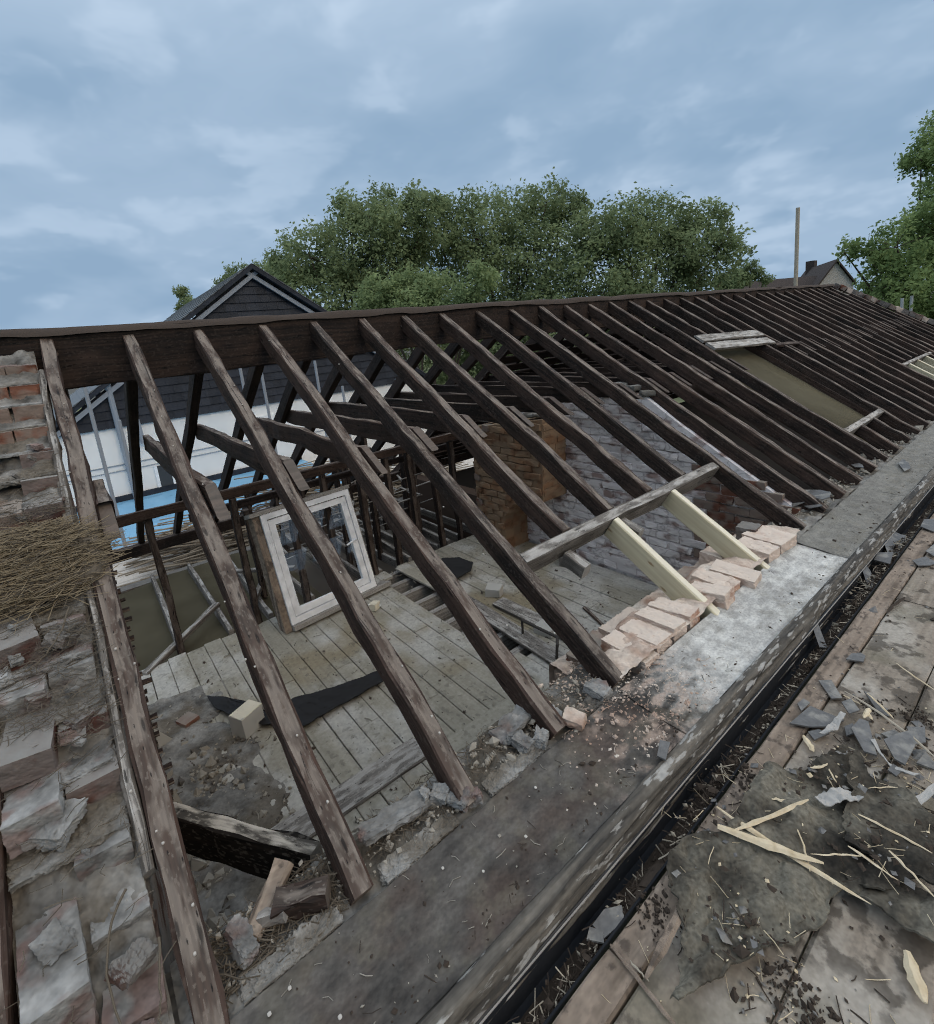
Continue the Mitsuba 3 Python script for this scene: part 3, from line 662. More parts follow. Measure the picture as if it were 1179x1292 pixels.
for y, x, z0, z1 in ((1.15, -5.3, -1.5, -2.5), (2.0, -5.5, -1.6, -2.5), (2.6, -5.4, -1.55, -2.5), (3.0, -5.9, -1.8, -2.5)):
    timber('stud', (x, y, z0), (x - .04, y + .03, z1), .05, .07, 'wood_dark', H, up=(1, 0, 0), seg=6, jit=.003)
# ceiling joists outside the partition, a brace and the olive quilt between them
for k in range(22):
    y = .30 + .195 * k if k > 4 else .30 + .4 * k
    if k > 4: y = 2.0 + .2 * (k - 5) - .1
    if y > 3.7: break
    r = np.random.default_rng(700 + k)
    timber('ceiling_joist', (-4.83, y + r.normal(0, .02), -2.43 + r.normal(0, .01)), (-6.95, y + r.normal(0, .03), -2.43), .045, .10, 'wood_grey', H, seg=8, jit=.003)
for k in range(16):
    r = np.random.default_rng(820 + k); y = r.uniform(1.25, 3.6); x = r.uniform(-6.3, -5.0)
    timber('stud', (x, y, zroof(x) - .13), (x + r.normal(0, .03), y + r.normal(0, .03), -2.5), .045, .06, 'wood_dark', H, up=(1, 0, 0), seg=4, jit=.003)
for k in range(22):
    r = np.random.default_rng(860 + k); y = r.uniform(1.2, 3.4); x = r.uniform(-6.0, -4.95); z = r.uniform(-2.36, -1.75)
    timber('lath', (x, y, z), (x - r.uniform(.25, .6), y + r.normal(.02, .06), z + r.normal(0, .03)), .034, .014, 'wood_grey', H, seg=2)
for k, z in enumerate((-1.55, -1.75, -1.93, -2.1, -2.26)):        # laths still nailed behind the studs
    for y0, y1 in ((1.45, 2.3), (2.35, 3.45)):
        r = np.random.default_rng(760 + k * 3 + int(y0 * 10))
        timber('lath', (-4.98 - .15 * k, y0 + r.normal(0, .1), z), (-5.02 - .16 * k, y1 + r.normal(0, .1), z + r.normal(0, .03)), .03, .012, 'wood_grey', H, seg=3)
for k in range(14):
    r = np.random.default_rng(790 + k)
    x = -5.0 - r.random() * 1.6; y = r.uniform(1.3, 3.5); z = r.uniform(-2.3, -1.5)
    z = min(z, zroof(x) - .2)
    timber('lath', (x, y, z), (x - r.uniform(.3, .7), y + r.normal(.15, .2), z + r.normal(-.05, .15)), .028, .010, 'wood_grey', H, seg=3)
timber('brace', (-4.62, .0, -2.40), (-5.35, .72, -2.36), .06, .045, 'wood_grey', H, seg=6)
timber('brace', (-5.1, 1.0, -2.38), (-6.0, 1.5, -2.3), .05, .04, 'wood_grey', H, seg=6)
timber('brace', (-6.1, 1.0, -2.36), (-5.4, 1.55, -2.30), .05, .04, 'wood_grey', H, seg=6)
put('insulation_quilt', grid(-7.0, -4.78, -.1, 1.65, 40, 40, lambda x, y: -2.53 + .05 * (meshkit.fbm(np.stack([x * 2, y * 2, 0 * x], -1).reshape(-1, 3), 3).reshape(x.shape) - .5)), 'quilt', H, smooth=True,
    label='drab olive quilt laid over the ceiling beyond the floor')
timber('inner_lining', (-2.80, YS[17] - .030, zroof(-2.80) - .09), (-1.45, YS[17] - .030, zroof(-1.45) - .09), .02, .14, 'wood_old', H, up=RN, seg=6, lab={'label': 'brown board lining the far side of the roof light opening'})
put('head_lining', box(-2.93, -2.91, YS[14] + .03, YS[17] - .04, zroof(-2.92) - .36, zroof(-2.92) - .02), 'shade_black', H)  # near-black colour stands in for the shade inside the opening
put('insulation_quilt', grid(-2.95, -1.36, YS[14] + .034, YS[17] - .034, 60, 60, lambda x, y: ZR - .6427 * (x - XR) - .17 + .06 * (meshkit.fbm(np.stack([x * 2, y * 2, 0 * x], -1).reshape(-1, 3), 3).reshape(x.shape) - .5)), 'quilt', H, smooth=True,
    label='drab olive quilt seen through the roof light opening')
put('ceiling', box(-6.9, -1.34, 4.07, 12.9, -2.4, -2.3), 'shade_black', H)  # shade under the overlapping rafters painted as a near-black surface
for k in range(18):  # added boards: hide the view out and darken the attic
    x = -4.19 - .172 * k
    timber('added_rear_boarding', (x, 3.9, zroof(x) - .112), (x, 12.9, zroof(x) - .112), .158, .02, 'wood_dark', H, up=(-.6427, 0, 1), seg=24)
put('ceiling', box(-7.0, -1.3, -.1, 3.85, -2.80, -2.74), 'rubble_dark', H)
# outer shell below the eaves
put('outer_wall', join([box(-1.30, -1.08, -.36, 13.4, -7.0, -1.62), box(-7.12, -6.96, -.36, 13.4, -7.0, -2.52), box(-6.9, -1.30, -.36, -.13, -7.0, -2.44)]), 'brick_dusty', H)

# floor of boards on joists
FL = thing_floor = H + '__floor'
put('floor', join([box(x - .03, x + .03, -.1, 3.84, -2.60, -2.446) for x in np.arange(-4.62, -1.4, .245)]), 'wood_grey', H, label='boarded attic floor, dusty and littered, one board gap open to the joists')
bw = .1405
rb = np.random.default_rng(41)
for k in range(28):
    y0 = -.10 + k * bw
    yc = y0 + bw / 2
    segs = [(-4.70 + rb.normal(0, .012), -1.34)]
    if k % 3 != 1:
        c = -3.1 + rb.uniform(-.9, .9); segs = [(segs[0][0], c - .002), (c + .002, -1.34)]
    if k in (16, 17):                                               # the open gap
        segs = [(-2.52 if k == 17 else -2.72, -1.34)] if k == 17 else [(-2.60, -1.34)]
        if k == 16: segs.insert(0, (-4.70, -4.52))
    for a_, b_ in segs:
        timber('floorboard', (a_, yc, -2.42 + rb.normal(0, .0016)), (b_, yc + rb.normal(0, .001), -2.42 + rb.normal(0, .0016)), bw - .006, .024, 'floor_wood', FL, seg=10, ch=.003, jit=.0009, rng=rb)
timber('edge_board', (-2.39, -.08, -2.400), (-2.37, 1.22, -2.402), .19, .022, 'wood_grey', FL, {'label': 'pale grey board lying across the floorboards by the eaves wall'}, seg=12)
timber('edge_board', (-2.24, 1.25, -2.403), (-2.22, 2.2, -2.403), .14, .02, 'floor_wood', FL, seg=8)

# eaves wall: rough masonry along the feet of the rafters, mortar bedded between them
EW = H + '__eaves_wall'
def top_noise(x, y, a, f, s=0): return a * (meshkit.fbm(np.stack([x * f, y * f, 0 * x + s], -1).reshape(-1, 3), 4, seed=s).reshape(x.shape) - .5)
put('eaves_wall', box(-1.335, -1.09, -.36, 13.2, -2.9, -1.50), 'mortar', H, label='rough eaves wall bedded with dusty mortar between the rafter feet')
put('mortar_bed', grid(-1.352, -1.095, -.1, 1.52, 60, 240, lambda x, y: -1.475 + top_noise(x, y, .05, 7, 3) + top_noise(x, y, .03, 25, 4) - .12 * np.clip((-1.325 - x) / .03, 0, 1)), 'mortar', EW, smooth=True)
put('mortar_bed', grid(-1.36, -1.095, 3.35, 13.0, 50, 400, lambda x, y: -1.47 + top_noise(x, y, .08, 6, 5) + top_noise(x, y, .05, 21, 6) - .12 * np.clip((-1.33 - x) / .03, 0, 1)), 'mortar', EW, smooth=True)
rs = np.random.default_rng(12)
# upstand fillets of pale mortar on the outer edge of each bay
for i in range(0, 4):
    y0, y1 = YS[i] + .05, YS[i + 1] - .05
    m = rock(.060, y1 - y0 - .03, .044, 7, .013, 34, 60 + i, .05); m.apply_translation((-1.122, (y0 + y1) / 2, -1.468))
    put('mortar_fillet', m, 'mortar', EW, smooth=35)
for x, y, w, d, h, rz in ((-1.22, .055, .13, .055, .055, .2), (-1.20, .66, .07, .06, .05, .6), (-1.15, .70, .10, .075, .055, .3), (-1.12, .735, .06, .05, .05, 1.), (-1.155, 1.00, .085, .07, .05, .2), (-1.13, 1.06, .06, .08, .05, .5), (-1.20, .985, .05, .04, .045, .8),
                          (-1.23, .62, .05, .04, .06, .1), (-1.17, 1.17, .08, .07, .04, .4), (-1.14, 1.40, .12, .09, .04, .1), (-1.25, 1.03, .10, .20, .03, .05), (-1.24, .52, .08, .30, .03, -.05)):
    m = rock(w * .8, d * .8, h * .8, 4, .013, 34, int(abs(x * y) * 1000) % 97, .16)
    put('mortar_lump', moved(m, (x, y, -1.437 + h * .1), (rs.normal(0, .15), rs.normal(0, .15), rz)), 'stone', EW, smooth=30)
# the stretch rebuilt under the new rafters: limed bricks
put('mortar_bed', grid(-1.53, -1.095, 1.50, 3.42, 60, 220, lambda x, y: -1.418 - .13 * (1 / (1 + np.exp(-(-1.335 - x + .05 * np.sin(y * 9)) / .02))) + top_noise(x, y, .035, 7, 8) + top_noise(x, y, .025, 23, 9) - .4 * np.clip((-1.50 - x) / .03, 0, 1)), 'lime_mortar', EW, smooth=True)
put('mortar_bed', box(-1.50, -1.34, 1.53, 3.40, -2.5, -1.60), 'brick_lime', EW)
for x, y, z, w, d, h, rz, b in ((-1.20, 2.10, -1.445, .245, .112, .085, .03, 0), (-1.215, 1.975, -1.447, .24, .11, .085, .05, 0), (-1.20, 1.84, -1.455, .235, .118, .085, -.04, 0), (-1.205, 1.71, -1.462, .24, .11, .08, .02, 0),
                                (-1.16, 2.36, -1.44, .20, .12, .09, .12, 0), (-1.19, 2.50, -1.45, .23, .115, .085, .03, 0), (-1.175, 2.64, -1.445, .235, .118, .085, .06, 0),
                                (-1.19, 3.00, -1.435, .24, .14, .09, .0, 0), (-1.18, 3.19, -1.43, .25, .20, .085, .02, 0), (-1.37, 2.55, -1.52, .17, .25, .09, .03, 1), (-1.40, 1.95, -1.535, .12, .25, .09, .03, 0), (-1.41, 1.68, -1.54, .12, .23, .08, .02, 1),
                                (-1.36, 2.95, -1.50, .16, .24, .085, -.05, 0), (-1.335, 3.22, -1.43, .13, .13, .115, .1, 2)):
    m = rock(w * rs.uniform(.86, 1), d, h, 5, .009, 26, int(y * 100) % 71, .05)
    put('brick', moved(m, (x + rs.normal(0, .012), y, z), (rs.normal(0, .07), rs.normal(0, .07), rz + rs.normal(0, .06))), ('brick_lime', 'brick_red', 'brick_dusty')[b], EW, smooth=30)

# the party wall, whitewashed, of bricks
PW = H + '__party_wall'
YW = 3.86
wm = trimesh.creation.extrude_polygon(sg.Polygon([(-4.40, -7), (-1.10, -7), (-1.10, zroof(-1.10) - .125), (-2.10, zroof(-2.10) - .125), (-2.45, -.66), (-4.40, -.80)]), .2, engine='earcut')
wm.apply_transform(np.array([[1, 0, 0, 0], [0, 0, -1, YW + .2], [0, 1, 0, 0], [0, 0, 0, 1.]]))
put('party_wall', wm, 'whitewash', H, label='party wall of worn whitewashed brick inside the attic, red brick bare at its right end')
put('wall_end', box(-6.9, -4.402, YW + .003, YW + .18, -7.0, -2.05), 'dark_brick', PW, label='dark end of the party wall left of the chimney breast')  # one even dark brick tone for this end
CH, CL = .075, .225
variants = [mikit.ply(arr(chunk(.215 + .003 * (k % 3), .10, .065, .006, .004, np.random.default_rng(k))), None) for k in range(7)]
halves = [mikit.ply(arr(chunk(.105, .10, .065, .006, .004, np.random.default_rng(30 + k))), None) for k in range(3)]
rp = np.random.default_rng(8)
nb = 0
for j in range(26):
    z = -2.40 + CH * (j + .5)
    top_lim = lambda x: -.60 + .05 * math.sin(x * 9) - .03 * (x < -2.9) * 4
    off = (j % 2) * CL / 2
    for k in range(17):
        x = -4.05 + off + CL * k
        if x < -3.42 and z > -1.75: continue
        if x > -1.16 or z > min(zroof(x) - .19, top_lim(x) if x < -2.4 else 9): continue
        red = x > -1.93 and (z > -2.0 or x > -1.6)
        A = T().translate([x, YW + .042 - float(rp.uniform(0, .012)), z + Z0]).rotate([0, 1, 0], float(rp.normal(0, .7))).rotate([0, 0, 1], float(rp.normal(0, .8)))
        reuse('brick', variants[int(rp.integers(7))], A, 'brick_red' if red else 'whitewash', PW)
# ragged top and skirting of the wall
for x in np.arange(-4.0, -2.4, .13):
    m = rock(.14, .14, .05, 2, .012, 12, int(-x * 50), .3)
    put('top_lump', moved(m, (x + rp.normal(0, .03), YW + .06, -.60 + rp.normal(0, .02) - (.10 if x < -2.9 else 0)), (0, 0, rp.normal(0, .3))), 'mortar', PW, smooth=30)
# chimney breast against it
CB = H + '__chimney_breast'
prof = [(-4.50, -2.42), (-4.02, -2.42), (-4.02, -2.02), (-3.86, -1.84), (-3.40, -1.72), (-3.34, -.86), (-3.95, -.95), (-4.45, -1.02)]
m = trimesh.creation.extrude_polygon(sg.Polygon(prof), .36, engine='earcut'); m.apply_transform(np.array([[1, 0, 0, 0], [0, 0, -1, YW], [0, 1, 0, 0], [0, 0, 0, 1.]]))
put('chimney_breast', m, 'brick_yellow', H, label='yellowish brown brick chimney breast gathered over above the floor')
pp = sg.Polygon(prof).buffer(-.012)
for j in range(21):
    z = -2.40 + CH * (j + .5)
    for k in range(7):
        x = -4.42 + (j % 2) * CL / 2 + CL * k
        bx = sg.box(x - .108, z - .033, x + .108, z + .033)
        if bx.intersection(pp).area < .6 * bx.area: continue
        A = T().translate([x, YW - .36 + .038 - float(rp.uniform(0, .012)), z + Z0]).rotate([0, 1, 0], float(rp.normal(0, .9)))
        reuse('brick', variants[int(rp.integers(7))] if bx.intersection(pp).area > .93 * bx.area else halves[int(rp.integers(3))], A, 'brick_red' if (j > 17 and k < 2) or rp.random() < .06 else 'brick_yellow', CB)
side = [mikit.ply(arr(chunk(.10, .165, .065, .006, .004, np.random.default_rng(60 + k))), None) for k in range(3)]
for j in range(10):
    z = -1.66 + CH * (j + .5)
    for k in range(2):
        xs_ = -3.40 + .06 * (z + 1.72) / .86
        A = T().translate([xs_ - .040 - float(rp.uniform(0, .008)), YW - .085 - .178 * k + (.03 if j % 2 else 0) * (k == 0), z + Z0])
        reuse('brick', side[(j + k) % 3], A, 'brick_yellow', CB)
for z_, x_ in ((-.97, -4.3), (-.94, -4.0), (-.88, -3.6), (-.87, -3.42)):
    put('top_lump', moved(rock(.2, .2, .04, 2, .012, 12, int(-x_ * 30), .3), (x_, YW - .22, z_ + .03)), 'mortar', CB, smooth=30)

# the stepped gable wall at the left
GW = H + '__gable_wall'
GY0, GY1 = -.365, -.108
s_ = np.linspace(0, 1, 60)
def gtop(x, y): return ZR - .6427 * (x - XR) - .070 + top_noise(x, y, .07, 6, 21) + top_noise(x, y, .06, 19, 22)
put('gable_wall', join([grid(-3.70, -1.05, GY0, GY1, 330, 46, gtop)]), 'mortar', H, smooth=True, label='stepped top of the brick gable wall, crumbling and covered in dusty mortar')
pm = trimesh.creation.extrude_polygon(sg.Polygon([(-3.70, -2.44), (-1.05, -2.44), (-1.05, zroof(-1.05) - .10), (-3.70, zroof(-3.70) - .10)]), GY1 - GY0 - .012, engine='earcut')
pm.apply_transform(np.array([[1, 0, 0, 0], [0, 0, -1, GY1 - .006], [0, 1, 0, 0], [0, 0, 0, 1.]]))
put('wall_core', pm, 'brick_dusty', GW)
rg = np.random.default_rng(19)
x = -3.515; j = 0
while x < -1.12:
    z = zroof(x) - .052
    st = 'red' if j < 4 else ('mix' if j < 12 else 'dust')
    for k in range(2):
        w = .235 if k == 1 else .23
        yc = GY1 - .062 if k == 1 else GY1 - .062 - .127
        skip = (j in (4, 5) and k == 0) or (j in (8,)) or (j == 13 and k == 0)
        if skip: continue
        mat = {'red': 'brick_red', 'mix': 'brick_red' if (j == 9 and k == 1) or (j == 6 and k == 0) else 'brick_worn', 'dust': 'brick_worn'}[st]
        if j > 4:
            br = rg.random()
            wl = w * (1 if br < .75 else rg.uniform(.6, .8))
            m = rock(wl, .121 * rg.uniform(.95, 1), .090 * rg.uniform(.88, 1), 5, .0040 if br < .75 else .008, 30, j * 5 + k, .018 if br < .75 else .06)
            xo = (.0 if k else .060) if j > 8 else 0
            put('brick', moved(m, (x - wl / 2 + .045 + xo + rg.normal(0, .010), yc + rg.normal(0, .004), z - .004 - (.012 if k else 0) * (j > 8) + rg.normal(0, .005)), (rg.normal(0, .04), .07 + rg.normal(0, .06), rg.normal(0, .05))), mat if j < 9 or (j < 13 and rg.random() < .45) else 'stone', GW, smooth=30)
        else:
            m = rock(w, .119, .093, 5, .0035, 30, j * 5 + k, .02)
            put('brick', moved(m, (x - w / 2 + .03, yc, z - .030), (rg.normal(0, .02), rg.normal(0, .03), rg.normal(0, .02))), mat, GW, smooth=30)
    # bed of mortar left on the course
    if j < 14:
        thin = j < 5
        m = rock(.165, .245, .012 if thin else .022, 6, .006 if thin else .014, 26, 200 + j, .06)
        put('mortar_bed', moved(m, (x - (.075 if thin else .066), (GY0 + GY1) / 2, z + (.019 if thin else .030)), (0, rg.normal(.05, .05), 0)), 'mortar' if j % 2 else 'stone', GW, smooth=35)
    x += .1535; j += 1
for k in range(30):
    x = rg.uniform(-2.95, -1.12); w = min(rg.lognormal(-3.45, .45), .075); y = rg.uniform(-.345, -.125)
    m = rock(w * 1.4, w, w * .65, 4 if w > .05 else 3, .20 * w, 1.7 / w, k + 300, .14)
    put('stone', moved(m, (x, y, zroof(x) + rg.uniform(-.03, .008)), (rg.normal(0, .25), .35 + rg.normal(0, .25), rg.uniform(0, 3))), 'stone' if k % 3 else 'brick_dusty', GW, smooth=28)
# toothed ends of laths hanging inside the gable
timber('lath_batten', (-2.62, -.045, -.70), (-2.66, -.05, -2.42), .05, .05, 'wood_dark', GW, up=(1, 0, 0), seg=8)
for k in range(34):
    z = -.80 - .046 * k
    timber('lath', (-2.60, -.095, z), (-2.60 + float(rg.normal(0, .004)), .0 + float(rg.normal(0, .012)), z - .004), .012, .026, 'wood_old', GW, up=(1, 0, 0), seg=2, ch=.002)
timber('side_batten', (-3.45, -.095, zroof(-3.45) - .03), (-1.40, -.098, zroof(-1.40) - .02), .028, .05, 'wood_grey', H, up=RN, seg=20, jit=.003, bow=.01, lab={'label': 'split grey batten between the gable wall and the nearest rafter'})

# cornice boards, moulding, gutter along the eaves
CO = H + '__cornice'
def board_grid(y0, y1, seed):
    return grid(-1.088, -.805, y0, y1, 24, max(8, int((y1 - y0) * 45)), lambda x, y: -1.452 - .03 * (x + 1.088) / .28 + top_noise(x, y, .012, 9, seed) + top_noise(x, y, .008, 30, seed + 1))
def slab(y0, y1, seed):
    v, f = board_grid(y0, y1, seed); k = box(-1.086, -.807, y0 + .001, y1 - .001, -1.62, -1.475)
    return join([(v, f), k])
put('cornice', box(-1.08, -.83, -.6, 13.5, -1.75, -1.625), 'cornice', H, label='wide flat cornice along the eaves, dark and weathered, whitened by the new brickwork')
cuts = [-.6, 1.47, 3.30, 4.62, 6.4, 8.3, 10.4, 13.4]
for k in range(7):
    put('cornice_board', slab(cuts[k] + .003, cuts[k + 1] - .003, 40 + k), 'cornice', CO, smooth=30)
pr = np.array([(-.806, -1.62), (-.806, -1.476), (-.800, -1.462), (-.785, -1.458), (-.768, -1.466), (-.758, -1.482), (-.757, -1.497), (-.768, -1.508), (-.762, -1.522), (-.756, -1.540), (-.757, -1.575), (-.757, -1.62)])
yy = np.r_[np.linspace(-.6, 4.5, 1700)[:-1], np.linspace(4.5, 13.4, 700)]; ny = len(yy)
_d = np.r_[0, np.cumsum(np.linalg.norm(np.diff(pr, axis=0), axis=1))]; _t = np.unique(np.r_[np.linspace(0, _d[-1], 34), _d])
pr = np.stack([np.interp(_t, _d, pr[:, 0]), np.interp(_t, _d, pr[:, 1])], -1)
V = np.zeros((len(pr), ny, 3)); V[..., 0] = pr[:, :1]; V[..., 2] = pr[:, 1:]; V[..., 1] = yy
q = meshkit.fbm(np.stack([V[..., 0] * 40, V[..., 1] * 6, V[..., 2] * 40], -1), 4, seed=3) - .5
q2 = meshkit.fbm(np.stack([V[..., 0] * 90, V[..., 1] * 2.5, V[..., 2] * 90], -1), 3, seed=9) - .5
ridge = np.abs(meshkit.fbm(np.stack([V[..., 0] * 70, V[..., 1] * 3.2, V[..., 2] * 70], -1), 4, seed=14) - .5)
V[1:-1, :, 0] += (q * .016 + q2 * .016 - ridge * .030 + .004)[1:-1]; V[1:-1, :, 2] += (q * .012 - ridge * .016)[1:-1]
a_ = np.arange(len(pr) * ny).reshape(len(pr), ny)
Fc = np.vstack([np.stack([a_[:-1, :-1], a_[1:, 1:], a_[1:, :-1]], -1).reshape(-1, 3), np.stack([a_[:-1, :-1], a_[:-1, 1:], a_[1:, 1:]], -1).reshape(-1, 3)])
put('moulding', (V.reshape(-1, 3), Fc), 'moulding', CO, smooth=40, label='split and flaking moulding along the outer edge of the cornice')
GU = H + '__gutter'
gp = [(-.752, -1.548), (-.7525, -1.64), (-.735, -1.665), (-.68, -1.668), (-.662, -1.645), (-.659, -1.56), (-.650, -1.552), (-.650, -1.562), (-.654, -1.65), (-.676, -1.678), (-.738, -1.675), (-.756, -1.645), (-.756, -1.545)]
gm = trimesh.creation.extrude_polygon(sg.Polygon(gp), 14.0, engine='earcut')
gm.apply_transform(np.array([[1, 0, 0, 0], [0, 0, -1, 13.4], [0, 1, 0, 0], [0, 0, 0, 1.]]))
put('gutter', gm, 'gutter_black', H, label='black iron gutter below the cornice, half filled with twigs and broken slate')
put('gutter_edge', box(-.7508, -.7484, -.6, 13.4, -1.551, -1.546), 'lead', GU)
rd = np.random.default_rng(31)
def in_gutter(r):
    y = r.uniform(.2, 9.0) if r.random() < .55 else r.uniform(.3, 4.2)
    d_ = meshkit.fbm(np.array([[y * 2.2, .5, 0]]), 3)[0]
    x = -.668 - abs(r.normal(0, .022 + .03 * max(0, d_ - .45) * 3))
    return np.array([max(x, -.745), y, -1.628 + .075 * d_ + r.uniform(0, .03) - .3 * max(0, -.668 - x - .02)])
put('gutter_litter', grid(-.745, -.662, .0, 9.5, 10, 500, lambda x, y: -1.665 + .10 * np.clip((x + .76) / .08, 0, 1) ** 1.3 * (.45 + .8 * (top_noise(x, y, 1.0, 6, 61) + .35))), 'debris_dark', GU, smooth=True, kind='stuff')
put('gutter_twigs', join([strands(900, in_gutter, .045, .0017, rd, .2, .35), bits(1100, in_gutter, .0065, rd, .3)]), 'debris_dark', GU, kind='stuff')
put('gutter_twigs', join([strands(330, in_gutter, .055, .0018, rd, .12, .3), bits(330, in_gutter, .006, rd, .3)]), 'debris_pale', GU, kind='stuff')
# far verge: skewed, with mortar and brick
vg = H + '__verge'
P0, P1, = np.array([-3.84, 12.98]), np.array([-1.0, 14.45])
put('verge', join([moved(box(-1.9, 1.9, -.11, .11, -3.5, -.02), (0, 0, 0))] ) if False else join([(np.array([[P0[0], P0[1], -7], [P1[0], P1[1], -7], [P1[0], P1[1] + .25, -7], [P0[0], P0[1] + .25, -7], [P0[0], P0[1], zroof(P0[0]) - .02], [P1[0], P1[1], zroof(P1[0]) - .02], [P1[0], P1[1] + .25, zroof(P1[0]) - .02], [P0[0], P0[1] + .25, zroof(P0[0]) - .02]]),
     np.array([(0, 1, 5), (0, 5, 4), (1, 2, 6), (1, 6, 5), (2, 3, 7), (2, 7, 6), (3, 0, 4), (3, 4, 7), (4, 5, 6), (4, 6, 7)]))]), 'brick_dusty', H, label='brick verge at the far end of the roof')
for k in range(30):
    t_ = (k + .5) / 30; x, y = P0 + t_ * (P1 - P0)
    put('verge_brick', moved(chunk(.11, .26, .09, .008, .008, rd), (x, y + .1, zroof(x) + .0), (0, .57, .46)), ('brick_dusty', 'brick_dusty', 'brick_red', 'brick_lime')[k % 4], vg)
em = trimesh.creation.extrude_polygon(sg.Polygon([(-7.0, -7.0), (-3.86, -7.0), (-3.86, zroof(-3.86) - .03), (-7.0, zroof(-7.0) - .03)]), .22, engine='earcut')
em.apply_transform(np.array([[1, 0, 0, 0], [0, 0, -1, 13.2], [0, 1, 0, 0], [0, 0, 0, 1.]]))
put('end_wall', em, 'dark_brick', H)
# closing pieces of roof beyond rafter 27 out to the verge
for k in range(4):
    x0 = -3.55 + k * .01; y = 13.1 + .36 * k
    xs = XR + (y - 12.98) / 1.47 * 2.84 * .98 + .05
    timber('rafter', (xs, y, zroof(xs)), (-1.1, y, zroof(-1.1)), W_, D_, 'wood_old', H, up=RN, seg=8)

# ------------------------------------------------------------------ the casement window leaning in the attic
WN = thing('casement_window', 'white framed casement window with brown wooden jamb, leaning on the studs across the attic floor', 'window')
e1 = unit([-.068, .92, 0]); e2 = unit([-.315, 0, 1.05]); e2 = unit(e2 - e1 * (e1 @ e2)); e3 = np.cross(e1, e2)      # e3 points to the room
O_ = np.array([-4.31, 1.085, -2.418])
def wbox(u0, u1, v0, v1, w0, w1):
    m = trimesh.convex.convex_hull(np.array([(u + su * c1, v + sv * c2, w + sw * c3) for u, su in ((u0, 1), (u1, -1)) for v, sv in ((v0, 1), (v1, -1)) for w, sw in ((w0, 1), (w1, -1)) for c1, c2, c3 in ((.003, 0, 0), (0, .003, 0), (0, 0, .003))]))
    v, f = arr(m); return O_ + v[:, :1] * e1 + v[:, 1:2] * e2 + v[:, 2:] * e3, f
WWID, WHT = .92, 1.10
put('frame', join([wbox(.03, .078, .075, WHT - .03, -.03, .045), wbox(WWID - .046, WWID, .075, WHT - .03, -.03, .045), wbox(.03, WWID, WHT - .03 - .05, WHT - .028, -.031, .046), wbox(.03, WWID, .05, .105, -.031, .047)]), 'white_paint', WN)
put('sash', join([wbox(.084, .142, .112, WHT - .09, -.015, .036), wbox(WWID - .110, WWID - .052, .112, WHT - .09, -.015, .036), wbox(.142, WWID - .110, WHT - .145, WHT - .088, -.014, .035), wbox(.142, WWID - .110, .112, .172, -.014, .035)]), 'white_paint', WN)
v_ = np.array([O_ + a * e1 + b * e2 + .012 * e3 for a, b in ((.138, .168), (WWID - .106, .168), (WWID - .106, WHT - .142), (.138, WHT - .142))])
put('pane', (v_, np.array([(0, 1, 2), (0, 2, 3)])), 'glass', WN)
put('jamb', wbox(-.035, .027, .0, WHT + .0, -.12, .02), 'plank_brown', WN, uv=None, label='rotten brown wooden jamb')
put('jamb', wbox(WWID + .003, WWID + .03, .04, WHT - .02, -.12, .0), 'wood_grey', WN)
put('head', wbox(-.06, WWID + .02, WHT - .025, WHT + .012, -.12, .05), 'wood_grey', WN)
put('sill', wbox(.03, WWID + .14, .0, .045, -.08, .085), 'wood_grey', WN)
hb = O_ + (WWID - .081) * e1 + .57 * e2 + .036 * e3
put('handle', join([tube(hb, hb + .035 * e3, .012), tube(hb + .032 * e3 + .01 * e1, hb + .036 * e3 - .11 * e1 - .025 * e2, .009)]), 'white_paint', WN)

# ------------------------------------------------------------------ loose things inside the attic
poly = STRAP + STRAP2[::-1]
v, f = sheet(poly, -2.412, .006, seed=5, amp=.05, res=.05)
put('felt_strip', (v, f), 'strap_black', smooth=30, label='long strip of black felt lying across the dusty floorboards', category='felt strip')
m = chunk(.125, .165, .15, .004, .003, np.random.default_rng(3))
OB = thing('timber_offcut', 'short square offcut standing beside the black felt strip, pale sawn top', 'timber offcut')
put('block', moved(m, (-3.33, .475, -2.342), (0, 0, .45)), 'concrete', OB)
put('sawn_top', moved(chunk(.118, .158, .006, .002, .002, np.random.default_rng(4)), (-3.33, .475, -2.265), (0, 0, .45)), 'wood_pine', OB)
timber('loose_joist', (-2.02, -.10, -1.515), (-1.375, .30, -1.50), .055, .15, 'wood_lit_top', None, {'label': 'short joist with shade painted on its sides propped between the first rafter and the eaves wall', 'category': 'timber joist'}, seg=8, jit=.003)
labels['loose_joist']['label'] = 'short dark joist with a pale top, propped between the nearest rafter and the eaves wall'
v, f = sheet([(-4.20, 2.58), (-4.05, 2.50), (-3.86, 2.62), (-3.84, 2.82), (-3.93, 2.93), (-4.10, 2.88), (-4.22, 2.74)], -2.395, .008, tilt=(-.18, .12), seed=3, amp=.03, res=.06)
put('felt_piece', (v, f), 'strap_black', smooth=25, label='dark torn sheet of felt curled on the floor behind the third rafter', category='felt piece')
